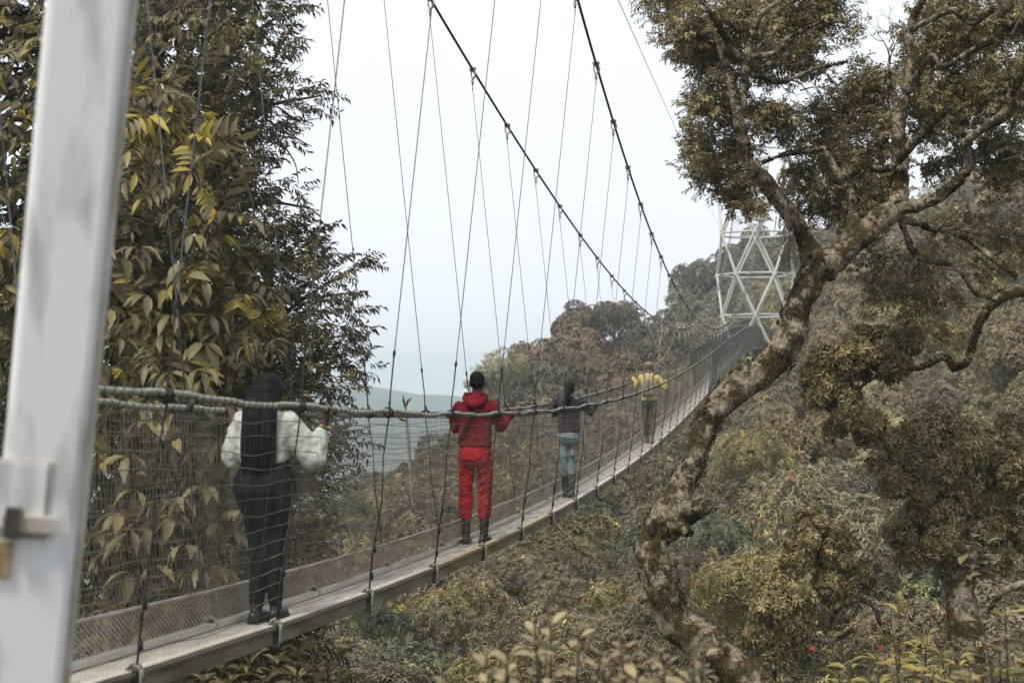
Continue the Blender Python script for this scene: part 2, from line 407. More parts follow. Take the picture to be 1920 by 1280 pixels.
# ------------------------------------------------------------------ the footbridge
CF = np.polyfit([1, 5.5], [0, 0], 1)
DC = [7.23882471e-08, -3.06906648e-05, 3.67677673e-03, -1.00159017e-01, -8.46379019e-01]
PHI = math.atan((1510 - 960) / F)
UD = Vector((math.sin(PHI), math.cos(PHI), 0)); NR = Vector((math.cos(PHI), -math.sin(PHI), 0))
WD, HR, FLARE = .43, 1.32, .15
def deck_z(y): return float(np.polyval(DC, y)) if y > 2 else float(np.polyval(DC, 2)) + (2 - y) * .03
def BP(y, off=0.0, up=0.0):
    """point on the bridge: y = distance, off = metres to the left of the right deck edge, up = above the deck"""
    return Vector((.2062 * y - 3.21, y, deck_z(y) + up)) - NR * off
def cable_pt(y, side):
    d = (.33 + (.00052 if y < 40 else .00014) * (y - 40) ** 2)
    z = 1.69 + .0044 * (y - 41) ** 2
    p = BP(y, -d if side > 0 else WD + d); p.z = z
    return p
YK = []
for k in range(-7, 60):
    y = 14.15 + 1.87 * k + (.01 * k * k if k < 6 else .36 + .06 * (k - 6))
    if y > 97.5: break
    YK.append(y)
YK.append(99.5)
bridge = empty('suspension_footbridge', BP(YK[0]))
tag(bridge, 'long sagging rope and metal footbridge with netted sides crossing the forested valley', 'footbridge')
bridge.location = (0, 0, 0)

# shared section meshes, length 1 along +Y, origin at the bracket, X = to the right
def channel(name, m_top, m_web, h=.105, fl=.062, th=.006):
    m = MB(); L = .975
    m.box((-fl / 2 + th / 2, .5, th / 2), (fl, L, th)); m.box((-fl + th, .5, -.014), (th, L, .028))
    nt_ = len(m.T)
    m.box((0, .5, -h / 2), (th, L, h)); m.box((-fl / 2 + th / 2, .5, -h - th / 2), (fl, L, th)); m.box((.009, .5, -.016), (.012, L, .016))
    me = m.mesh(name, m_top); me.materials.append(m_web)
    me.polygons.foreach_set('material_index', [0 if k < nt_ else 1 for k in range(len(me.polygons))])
    return me
M['web'] = noisy('shade_tinted_beam_web', (.085, .072, .05), (.22, .19, .14), 5, .7, .1, lo=.3, hi=.7, stretch=(3, 1, 3), bump=.15)  # web browner than the flange: shade on the upright face put into the colour
M['web_warm'] = noisy('shade_tinted_ochre_web', (.11, .085, .045), (.24, .20, .12), 5, .7, .1, lo=.3, hi=.7, stretch=(3, 1, 3), bump=.15)  # web of the ochre beams, likewise darkened to carry its shade in the colour
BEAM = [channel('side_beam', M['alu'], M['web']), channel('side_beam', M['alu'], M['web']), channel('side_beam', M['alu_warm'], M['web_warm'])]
dm = MB()
for i in range(34): dm.box((-WD / 2, (i + .5) / 34, -.040), (WD - .02, .0165, .012))
for i in range(5): dm.box((-.07 - i * (WD - .14) / 4, .5, -.058), (.012, .99, .02))
DECK = dm.mesh('deck_panel', M['deck'])
tm = MB(); HT = .19; nr, ncl = 6, 38
for j in range(nr):
    for i in range(ncl):
        for s in (0, 1):
            a = (i / ncl, j * HT / nr) if not s else (i / ncl, (j + 1) * HT / nr)
            b_ = ((i + .5) / ncl, (j + .5) * HT / nr)
            c_ = ((i + 1) / ncl, a[1])
            for p, q in ((a, b_), (b_, c_)):
                wv = .0052
                tm.add([(0, p[0], p[1] - wv), (0, q[0], q[1] - wv), (0.002, q[0], q[1] + wv), (0.002, p[0], p[1] + wv)], [(0, 1, 2, 3)])
tm.tube([(0, 0, HT + .006), (0, 1, HT + .006)], .0105, 6)
TOE = tm.mesh('toe_panel', M['toe'])
bm_ = MB(); bm_.box((.012, 0, -.07), (.02, .075, .12)); bm_.tube([(.03, 0, -.03), (.05, 0, -.03)], .012, 8)
bm_.box((.0, 0, .012), (.06, .06, .012))
BRK = bm_.mesh('bracket', M['dark_steel'])
lm = MB()
for k in range(3):
    pts = [(.045 * math.cos(a) - .005, .012 * k - .012 + .02 * math.sin(a * .5), .085 * math.sin(a) - .045) for a in np.linspace(0, 2 * PI, 13)]
    lm.tube(pts, .008, 5)
LOOP = lm.mesh('rope_loop', M['rope'])
# clamp: bolt block on the cable, curved shackle and thimble below
cm = MB()
cm.box((0, 0, 0), (.05, .05, .055)); cm.tube([(-.045, 0, .012), (.045, 0, .012)], .014, 8); cm.tube([(-.04, .0, -.012), (.04, 0, -.012)], .012, 8)
cm.tube(catmull([(.02, 0, -.02), (.045, 0, -.06), (.03, 0, -.1), (0, 0, -.125), (-.012, 0, -.155)], 4), .012, 8)
cm.tube(catmull([(-.02, .01, -.02), (-.028, .01, -.06), (-.012, .01, -.11), (.004, 0, -.15)], 4), .009, 6)
cm.tube([(0, 0, -.15), (0, 0, -.20)], [.02, .012], 8); cm.tube([(0, 0, -.2), (0, 0, -.27)], [.009, .006], 6)
CLAMP = cm.mesh('cable_clamp', M['clamp'], True)
KNOT = None

def sec_matrix(y0, y1, off):
    a, b_ = BP(y0, off), BP(y1, off)
    d = b_ - a; L = d.length; yv = d.normalized(); zv = NR.cross(yv).normalized()
    m = Matrix((NR, yv * L, zv)).transposed().to_4x4(); m.translation = a; return m

rail_off = {1: -FLARE, -1: WD + FLARE}; edge_off = {1: 0., -1: WD}
ns = len(YK) - 1
for i in range(ns):
    y0, y1 = YK[i], YK[i + 1]
    if y1 < 3: continue
    o = link('deck_panel', DECK, bridge); o.matrix_world = sec_matrix(y0, y1, 0)
    for side in (1, -1):
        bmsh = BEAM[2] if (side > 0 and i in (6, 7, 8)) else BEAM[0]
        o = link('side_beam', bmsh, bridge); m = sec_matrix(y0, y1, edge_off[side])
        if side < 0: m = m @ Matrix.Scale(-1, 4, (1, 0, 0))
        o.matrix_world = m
        o = link('bracket', BRK, bridge); mm = sec_matrix(y0, y1, edge_off[side])
        yl = (BP(y1) - BP(y0)).length
        mm = mm @ Matrix.Scale(1 / yl, 4, (0, 1, 0))
        if side < 0: mm = mm @ Matrix.Scale(-1, 4, (1, 0, 0))
        o.matrix_world = mm
        o2 = link('rope_loop', LOOP, o)
    o = link('toe_panel', TOE, bridge); o.matrix_world = sec_matrix(y0, y1, WD - .012)

# handrails (rope-wrapped), lashings, nets
for side in (1, -1):
    m = MB(); pts = []; rad = []
    y = 5.55 if side > 0 else 6.85
    while y < 99.5:
        k = min(range(len(YK)), key=lambda q: abs(YK[q] - y))
        p = BP(y, rail_off[side], HR + (.010 * math.sin((y - YK[k]) * 1.7 + side) - (.010 if abs(y - YK[k]) > .3 else 0)) * (1 if y < 24 else .3))
        pts.append(p); rad.append(.0175 + .002 * noise.noise(p * 6)); y += .14 if y < 30 else .4
    m.tube(pts, rad, 10, bump=.05, bf=9)
    m.build('handrail_rope', M['rope'], bridge, True)
    m = MB(); y = 5.6 if side > 0 else 6.9; pts = []
    while y < 60:
        a = (y / .085) * 2 * PI
        p = BP(y, rail_off[side], HR - .004); c_ = math.cos(a)
        pts.append(p + NR * .0215 * c_ + Vector((0, 0, 1)) * (.0215 * math.sin(a) - (.012 if math.sin(a) < 0 else 0)))
        y += .085 / 6
    m.tube(pts, .0028, 3)
    o = m.build('rail_lacing', M['dark_rope'], bridge); o['kind'] = 'stuff'

def thin(m, P, r):
    m.tube(P, r, 3, cap=False)
for side in (1, -1):
    for i in range(ns):
        y0, y1 = YK[i], YK[i + 1]
        if y1 < (6 if side > 0 else 7.2): continue
        m = MB(); m2 = MB(); rows = 15
        def NP(u, v, row=None):
            y = y0 + (y1 - y0) * u
            off = edge_off[side] + (rail_off[side] - edge_off[side]) * v
            belly = .05 * math.sin(PI * v) * math.sin(PI * u) + .012 * noise.noise((y * 1.3, v * 4, side))
            p = BP(y, off, HR * v) + NR * side * belly
            return p
        nstr = int((y1 - y0) / (.042 if y0 < 50 else .07))
        for q in range(nstr):
            u = (q + .5) / nstr + random.uniform(-.004, .004)
            thin(m, [NP(u + .004 * noise.noise((q * 3.1, v * 6, i)), v) for v in (0, .25, .5, .75, 1)], ((.0006 if y0 < 20 else .0004) if side > 0 else (.0016 if y0 < 24 else .0010)) if y0 < 46 else .0024)
        for rw in range(1, rows):
            v = rw / rows
            ph = random.uniform(0, 6)
            P = []
            for q in range(11):
                u = q / 10; vv = v + (.007 * math.sin(u * 2 * PI * 2 + ph) + .010 * noise.noise(((y0 + u * 1.9) * 2.2, rw * 3.3, side))) * math.sin(PI * u) ** .5 - .010 * math.sin(PI * u)
                P.append(NP(u, vv))
            thin(m2, P, .0029 if y0 < 30 else .0036)
        o = m.build('net_panel', M['net'] if y0 < 46 else M['net_far'], bridge)
        m2.build('net_wires', M['net_line'] if y0 < 46 else M['net_far'], o)

# main cables
for side in (1, -1):
    m = MB(); ysamp = np.r_[np.linspace(-.5, 14, 16), np.linspace(14.6, 99, 90)]
    m.tube([cable_pt(y, side) for y in ysamp], .0165, 8, cap=True)
    m.build('main_cable', M['cable'], bridge, True)
# hangers with knot, dark rope tail through the handrail and down to the bracket
for side in (1, -1):
    for i, y in enumerate(YK):
        if y < 2.4 or y > 98: continue
        top = cable_pt(y, side); rail = BP(y, rail_off[side], HR); base = BP(y, edge_off[side], .02) + NR * side * .012
        dn = (rail - top); Lh = dn.length; dn.normalize()
        kn = min(.46, Lh * .45)
        b0 = top + Vector((0, 0, -.25 if Lh > .6 else -.1))
        kp = rail - (rail - b0).normalized() * kn
        m = MB()
        thick = .0042 if y < 30 else .006
        m.tube([b0, kp], thick, 5, cap=False)
        o = m.build('hanger_wire', M['wire'], bridge)
        m = MB()
        mid = rail.lerp(base, .5) + NR * side * .02 + UD * random.uniform(-.02, .02)
        P = [kp + (rail - kp) * t_ for t_ in (0, .05, .1, .13)] + [kp.lerp(rail, .5) + UD * random.uniform(-.01, .01), kp.lerp(rail, .75) + UD * random.uniform(-.015, .015), rail + NR * side * .012, rail.lerp(base, .25) + UD * random.uniform(-.02, .02), mid, rail.lerp(base, .8) + UD * random.uniform(-.02, .02), base]
        Rr = [.006, .013, .010, .006, .006, .006, .007, .0045, .006, .008, .007]
        m.tube(P, Rr, 6)
        # the short leg that makes the inverted Y on the rail
        m.tube([kp.lerp(rail, .84), rail + UD * .07 + Vector((0, 0, .012))], .007, 5)
        for e in (-.02, 0, .02):
            m.tube([rail + UD * e + NR * .034 * math.cos(a) + Vector((0, 0, .034 * math.sin(a))) for a in np.linspace(0, 2 * PI, 9)], .008, 4, cap=False)
        for e in (.75, .9):
            c_ = rail.lerp(base, e); m.tube([c_ + UD * .004, c_ + Vector((0, 0, -.05)) + UD * .012], [.016, .014], 6)
        o2 = m.build('rope_tail', M['dark_rope'], o, True)
        c_ = link('cable_clamp', CLAMP, o); c_.location = top; c_.rotation_euler = (0, 0, -PHI + random.uniform(-.5, .5))
        s_ = 1.0 if y < 45 else 1.5
        c_.scale = (s_, s_, s_)

# ------------------------------------------------------------------ far tower: hexagonal lattice
tc0 = BP(98.5, WD / 2); tc0.z = 0
tower = empty('bridge_tower', tc0 + Vector((0, 0, -6)))
tag(tower, 'white lattice tower of crossing steel tubes at the far end of the footbridge', 'tower')
tower.location = (0, 0, 0)
STR = MB(); STR.tube([(0, 0, 0), (0, 0, 1)], 1, 10); STRUT = STR.mesh('strut', M['tower_paint'], False)
STRUT.polygons.foreach_set('use_smooth', [len(p.vertices) == 4 for p in STRUT.polygons])
def strut(a, b_, r=.082, name='strut'):
    o = link(name, STRUT, tower); d = b_ - a
    o.matrix_world = Matrix.Translation(a) @ d.to_track_quat('Z', 'Y').to_matrix().to_4x4() @ Matrix.Diagonal((r, r, d.length, 1))
view_az = math.atan2(tc0.x, tc0.y)
RH = 2.62
zl = [-6.7, -3.85, -.99, 1.87, 4.73, 7.56, 10.4, 13.25, 16.1]
def tnode(l, k):
    ang = view_az + PI + (k + (0 if l % 2 == 0 else .5)) * PI / 3
    return Vector((tc0.x + RH * math.sin(ang), tc0.y + RH * math.cos(ang), zl[l]))
for l in range(len(zl)):
    for k in range(6):
        if l not in (3,): strut(tnode(l, k), tnode(l, (k + 1) % 6), .072)
        if l + 1 < len(zl):
            strut(tnode(l, k), tnode(l + 1, k))
            strut(tnode(l, k), tnode(l + 1, (k - 1) % 6 if l % 2 == 0 else (k + 1) % 6))
npm = MB(); npm.tube([(0, 0, -.16), (0, 0, .16)], .14, 8)
NPL = npm.mesh('node_joint', M['tower_paint'])
for l in range(1, len(zl)):
    for k in range(6):
        o = link('node_joint', NPL, tower); o.location = tnode(l, k)

# near tower leg, close to the lens
la, lb = W(34, 1400, 3.75), W(184, -160, 3.55)
leg = empty('tower_leg', la); tag(leg, 'wide out of focus white tower leg with latch plate standing close at the left edge', 'tower leg')
leg.location = (0, 0, 0)
ax = (lb - la).normalized(); vx_ = Vector((1, 0, 0)); vx_ = (vx_ - ax * vx_.dot(ax)).normalized(); vy_ = ax.cross(vx_)
rot = Matrix((vx_, vy_, ax)).transposed()
rot = rot @ Matrix.Rotation(R_(14), 3, 'Z')
Lg = (lb - la).length; mid_ = (la + lb) / 2
m = MB()
prof = []
hw, rd = .098, .022
for cx_, cy_, a0 in ((1, 1, 0), (-1, 1, 90), (-1, -1, 180), (1, -1, 270)):
    for a in (0, 30, 60, 90):
        prof.append((cx_ * (hw - rd) + rd * math.cos(R_(a0 + a)), cy_ * (hw - rd) + rd * math.sin(R_(a0 + a))))
V = [la + rot @ Vector((x, y, z)) for z in (-.6, Lg + .6) for x, y in prof]; n = len(prof)
m.add(V, [(k, (k + 1) % n, n + (k + 1) % n, n + k) for k in range(n)] + [tuple(range(n - 1, -1, -1)), tuple(range(n, 2 * n))])
m.build('post', M['white_paint'], leg, False)
m = MB(); q_ = la + rot.col[0] * (hw + .006) - rot.col[1] * (hw * .2)
m.add([q_ + rot @ Vector((x, y, z)) for z in (-.6, Lg + .6) for x, y in ((-.006, -.05), (.010, -.05), (.010, .09), (-.006, .09))], [(0, 1, 5, 4), (1, 2, 6, 5), (2, 3, 7, 6), (3, 0, 4, 7), (3, 2, 1, 0), (4, 5, 6, 7)])
m.build('side_strip', M['stained_paint'], leg)
def on_leg(px, py, name, size, mt, dy=-.11, rr=0):
    c_ = W(px, py, 3.62); u = (c_ - la).dot(ax); cx_ = (c_ - la).dot(rot.col[0])
    q = la + ax * u + rot.col[0] * cx_ + rot.col[1] * dy * (1 if rot.col[1].y > 0 else -1)
    m = MB(); m.box(q, size, rot); return m.build(name, mt, leg)
o = on_leg(44, 928, 'latch_frame', (.135, .006, .20), M['stained_paint'], -.1)
on_leg(44, 920, 'latch_plate', (.112, .012, .165), M['white_paint'], -.103)
on_leg(28, 968, 'bolt', (.036, .03, .075), M['dark_steel'], -.125)
on_leg(58, 972, 'latch_bar', (.13, .02, .040), M['stained_paint'], -.12)
on_leg(4, 1040, 'rust_stained_tab', (.05, .012, .09), M['rust'], -.104)

m = MB(); g0, g1 = W(1130, -65, 22), W(1354, 437, 97); gp = [g0.lerp(g1, t_) for t_ in np.linspace(0, 1, 24)]
m.tube(gp, .0075, 5)
tag(m.build('guy_wire', M['wire']), 'thin pale guy wire slanting across the sky right of the thick cables', 'wire')

# ------------------------------------------------------------------ vegetation
def leaves_obj(name, P, D, S, tm_, tint, mt, parent=None, label=None, **kw):
    V, T, A_ = bake(P, D, S, tm_, tint, **kw)
    me = mesh_np(name, V, T, mt, A_)
    o = link(name, me, parent); o['kind'] = 'stuff'
    if label: o['label'] = label
    return o

T_WHORL = [template('whorl', 7, 4, .34, .18) for _ in range(4)]
T_DROOP = [template('droop', random.choice((4, 5, 7)), 8, random.uniform(.24, .40), random.uniform(.08, .35)) for _ in range(9)]
T_PINN = [template('pinnate', 10, 8, .26, .16) for _ in range(3)]
T_TWIG = [template('twig', 13, 4, .30, .3) for _ in range(5)]
T_TUFT = [template('whorl', 6, 4, .40, .2) for _ in range(4)]
T_TUFTN = [template('whorl', 7, 4, .30, .35) for _ in range(5)]
T_TUFT2 = [template('whorl', 4, 2, .62, .15) for _ in range(4)]

# --- left forest edge: big broad-leaved tree in front, fine-leaved tree at its outer edge
EY = [-80, 0, 60, 120, 180, 230, 290, 340, 400, 460, 500, 550, 610, 680, 730, 790, 850, 930, 1030, 1120, 1200, 1290, 1400]
EX = [560, 540, 520, 535, 570, 545, 500, 505, 530, 575, 640, 610, 640, 655, 620, 640, 650, 620, 610, 600, 610, 640, 640]
def edge(py): return np.interp(py, EY, EX)
def dmin(px): return 9750 / (1510 - px) + 1.0

big = empty('broadleaf_tree', W(150, 1500, 13)); big.location = (0, 0, 0)
tag(big, 'dense broad leaved tree with drooping leaves behind the woman in the white blouse', 'tree')
fine = empty('fine_leaved_tree', (0, 0, 0))
tag(fine, 'dark tree with small curved leaves and loose twigs against the pale sky', 'tree')

def limb(parent, pts, widths, mt, name='branch', bump=.25, bf=3, seg=10, n=6, smooth=True):
    """pts = (px, py, depth), widths in photo pixels"""
    P = catmull([W(*p) for p in pts], n)
    dd = [p[2] for p in pts]
    t_ = np.linspace(0, 1, len(P)); rr = np.interp(t_, np.linspace(0, 1, len(pts)), [w_ / 2 * d / F * ((.70 if name == 'trunk' else .85) if mt == M['bark'] else 1) for w_, d in zip(widths, dd)])
    m = MB(); m.tube(P, list(rr), seg, bump=bump, bf=bf)
    return m.build(name, mt, parent, smooth)
limb(big, [(250, 1600, 15.5), (230, 1200, 15.5), (260, 800, 15.3), (240, 400, 15.2), (300, 0, 15), (330, -200, 15)], [90, 80, 70, 60, 50, 40], M['twig'], 'trunk')
for pts, ws in [([(250, 900, 15), (330, 760, 13.5), (420, 690, 12.5)], [26, 18, 8]), ([(240, 600, 15), (150, 480, 13), (90, 420, 12)], [26, 18, 8]),
                ([(245, 420, 15), (340, 330, 14), (450, 300, 13.5), (480, 360, 13.4)], [24, 16, 9, 4]), ([(390, 250, 13), (440, 300, 13), (470, 370, 13), (480, 420, 13)], [10, 9, 7, 3]),
                ([(250, 1100, 15), (330, 1040, 13), (420, 1010, 12)], [24, 16, 7]), ([(310, 760, 12), (360, 830, 12), (415, 920, 12)], [8, 8, 6]),
                ([(350, 900, 12.5), (380, 1000, 12.5), (360, 1100, 12.5)], [7, 6, 4])]:
    limb(big, pts, ws, M['twig'], seg=7)
limb(fine, [(430, 1600, 17.5), (440, 1000, 17.2), (420, 500, 17), (400, 0, 17), (400, -200, 17)], [70, 60, 34, 14, 8], M['twig'], 'trunk')
for pts, ws in [([(430, 700, 17), (520, 600, 16.5), (600, 540, 16), (680, 500, 16)], [16, 9, 5, 2]), ([(430, 800, 17), (540, 730, 16), (620, 690, 16), (680, 690, 16)], [16, 9, 5, 2]),
                ([(420, 400, 17), (500, 380, 16.5), (580, 390, 16)], [14, 8, 3]), ([(410, 250, 17), (500, 200, 16.5), (600, 180, 16)], [14, 8, 3]), ([(410, 120, 17), (480, 60, 16), (555, 10, 16)], [14, 8, 3]),
                ([(430, 620, 17), (560, 640, 16), (665, 625, 16)], [12, 7, 3]), ([(430, 560, 17), (560, 560, 16), (650, 550, 16)], [12, 7, 3])]:
    limb(fine, pts, ws, M['twig'], seg=6)

# clusters of the broad-leaved tree
P_, D_, S_, Tn_ = [], [], [], []; FP = []   # FP: nearest leaves as single parts
def put(px, py, d, r_px, n, size, tint, store, zmin=-1, up=.25, front=True, spread=.15):
    r = r_px * d / F
    dirs = sphere_dirs(n, zmin)
    if front: dirs[:, 1] = -np.abs(dirs[:, 1]) * .8
    c = np.array(W(px, py, d))
    p = c + dirs * (r * rng.uniform(.35, 1.05, n))[:, None]
    dd = dirs + np.array([0, -.3, up])
    store[0].append(p); store[1].append(dd); store[2].append(size * rng.uniform(.55, 1.35, n)); store[3].append(np.clip(tint + rng.normal(0, spread, n), 0, 1))
st = ([], [], [], []); stY = ([], [], [], [])
for py in range(-60, 1340, 58):
    for px in range(-60, 520, 62):
        x, y = px + random.uniform(-28, 28), py + random.uniform(-28, 28)
        lim = edge(y) - (150 if y < 520 else 130 if y < 1100 else 40)
        if x > lim: continue
        if 230 < x < 440 and 60 < y < 190 and random.random() < .75: continue     # the sky shows through here
        if 380 < x < 470 and 900 < y < 1140 and random.random() < .6: continue
        lyr = random.choice((0, 0, 1))
        d = max(dmin(x + 60) + .1, 10.2) + random.uniform(0, 1.2) + lyr * 2.0
        n = random.randint(5, 12)
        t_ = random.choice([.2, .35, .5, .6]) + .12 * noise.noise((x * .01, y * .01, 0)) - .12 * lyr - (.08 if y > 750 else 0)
        put(x, y, d, random.uniform(35, 70), n, random.choice((.12, .15, .18, .20)) * (1 if y > 180 else .6) * (.85 + .02 * d), t_, st)
# yellow-green and yellow clusters
for x, y, r, n, t_, sz in [(300, 215, 55, 22, .80, .17), (350, 250, 45, 16, .78, .16), (260, 260, 50, 16, .72, .16), (360, 330, 40, 8, .72, .15), (60, 95, 55, 10, .66, .2), (20, 520, 35, 6, .8, .16),
                           (300, 620, 55, 18, .72, .17), (350, 640, 45, 14, .70, .16), (240, 610, 40, 9, .66, .15), (10, 440, 30, 5, .9, .15), (290, 1000, 40, 12, .70, .16), (330, 60, 60, 20, .62, .09), (400, 60, 70, 24, .6, .08), (470, 80, 50, 14, .62, .08), (430, 20, 70, 24, .6, .08)]:
    put(x, y, max(dmin(x + 60), 10.4), r, n, sz, t_, st, spread=.07, up=.1)
for x, y, r, n in [(455, 560, 16, 8), (490, 590, 26, 14), (525, 590, 16, 8), (180, 850, 20, 7), (178, 820, 16, 5)]:
    put(x, y, max(dmin(x), 10.2), r, n, .10 if x > 300 else .13, .85, stY, up=-1.2, spread=.1)
# inner leaves tinted darkest, painting in the shade deep inside the crown
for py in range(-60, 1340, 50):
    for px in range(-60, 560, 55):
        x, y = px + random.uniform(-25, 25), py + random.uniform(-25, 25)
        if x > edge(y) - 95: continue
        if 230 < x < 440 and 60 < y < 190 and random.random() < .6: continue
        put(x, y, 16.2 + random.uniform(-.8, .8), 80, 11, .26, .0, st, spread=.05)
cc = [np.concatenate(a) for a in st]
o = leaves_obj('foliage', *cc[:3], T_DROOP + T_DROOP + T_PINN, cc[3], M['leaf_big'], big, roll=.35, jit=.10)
cc = [np.concatenate(a) for a in stY]
leaves_obj('yellow_foliage', *cc[:3], T_DROOP, cc[3], M['leaf_yellow'], big, roll=.3, label='bunch of hanging yellow leaves')
# single nearest leaves, each its own part
LEAF = []
for k in range(6):
    lv, lt = leaf_shape(8, random.uniform(.24, .36), random.uniform(.1, .3))
    LEAF.append(mesh_np('leaf', lv, lt, M['leaf_big'], np.full(len(lv), [.3, .45, .55, .66, .74, .5][k])))
def single_leaves(parent, spots, meshes, size, down=.6):
    for x, y, d in spots:
        q = W(x, y, d); nlf = random.randint(4, 6); a0 = random.uniform(-1.4, 1.4)
        for k in range(nlf):
            a = a0 + (k - nlf / 2) * random.uniform(.35, .5)
            dv = Vector((math.sin(a), -.35 + random.uniform(-.2, .2), -down + .6 * math.cos(a) * random.uniform(.3, 1))).normalized()
            o = link('leaf', random.choice(meshes), parent)
            s_ = size * random.uniform(.8, 1.2)
            o.matrix_world = Matrix.Translation(q + dv * .02) @ dv.to_track_quat('Y', 'Z').to_matrix().to_4x4() @ Matrix.Rotation(random.uniform(-.5, .5), 4, 'Y') @ Matrix.Scale(s_, 4)
spots = []
while len(spots) < 56:
    x, y = random.uniform(185, 470), random.uniform(380, 1150)
    if x < edge(y) - 150 and all((x - a) ** 2 + (y - b_) ** 2 > 34 ** 2 for a, b_, _ in spots): spots.append((x, y, max(dmin(x + 50), 10)))
single_leaves(big, spots, LEAF, .185)

# fine-leaved crown: edge band plus loose twigs
st = ([], [], [], [])
for py in range(-60, 1340, 26):
    e = edge(py)
    for px in np.arange(e - 330, e - 5, 34):
        x, y = px + random.uniform(-16, 16), py + random.uniform(-14, 14)
        depth_in = (e - x) / 300
        if py > 1180 and x > 640: continue
        if depth_in > .6 and random.random() < .4: continue
        if x < 220: continue
        if 230 < x < 430 and 60 < y < 190 and random.random() < .5: continue
        n = 14 if depth_in > .17 else 7
        put(x, y, max(dmin(min(x + 30, 700)) + .3, 13.0) + random.uniform(0, 3), 30, n, .078 * random.uniform(.85, 1.2), .45 + .25 * noise.noise((x * .013, y * .013, 2)), st, up=.2, front=False)
        if depth_in < .2:
            st[1][-1] += np.array([.9, 0, .05])
for x, y in [(610, 180), (590, 190), (575, 175), (600, 430), (565, 400), (575, 360), (550, 340), (685, 500), (660, 520), (640, 500), (680, 640), (665, 620), (690, 690), (670, 690), (650, 580), (660, 660), (640, 700), (655, 740), (560, 250), (545, 20), (560, 10), (590, 560), (620, 470), (600, 480), (660, 550), (670, 590), (650, 820), (665, 830), (560, 70), (545, 110)]:
    put(x - 12, y, 15.5 + random.uniform(-.8, .8), 14, 5, .085, .45, st, up=-.05, front=False); st[1][-1] += np.array([1.1, 0, -.1])
cc = [np.concatenate(a) for a in st]
leaves_obj('foliage', *cc[:3], T_TWIG, cc[3], M['leaf_small'], fine, roll=.35)
m = MB()                                     # fine twigs inside that crown
for i in range(330):
    y = random.uniform(-40, 1180); e = edge(y); x = e - abs(random.gauss(60, 70)) ; d = 15.4 + random.uniform(-1.2, 1)
    a = W(x, y, d); b_ = W(x + random.uniform(15, 60), y + random.uniform(-45, 25), d + random.uniform(-.3, .3))
    m.tube([a, a.lerp(b_, .5) + Vector((0, 0, random.uniform(-.03, .03))), b_], [.008, .005, .002], 4, cap=False)
o = m.build('twigs', M['twig'], fine); o['kind'] = 'stuff'
for pts in ([(500, 225, 14), (560, 262, 14), (585, 275, 14)], [(520, 200, 14), (560, 225, 14), (600, 222, 14)], [(505, 240, 14), (550, 300, 14), (560, 345, 14)], [(430, 430, 14), (545, 470, 14), (540, 540, 14)]):
    limb(fine, pts, [4, 3, 1.5], M['twig'], seg=5)

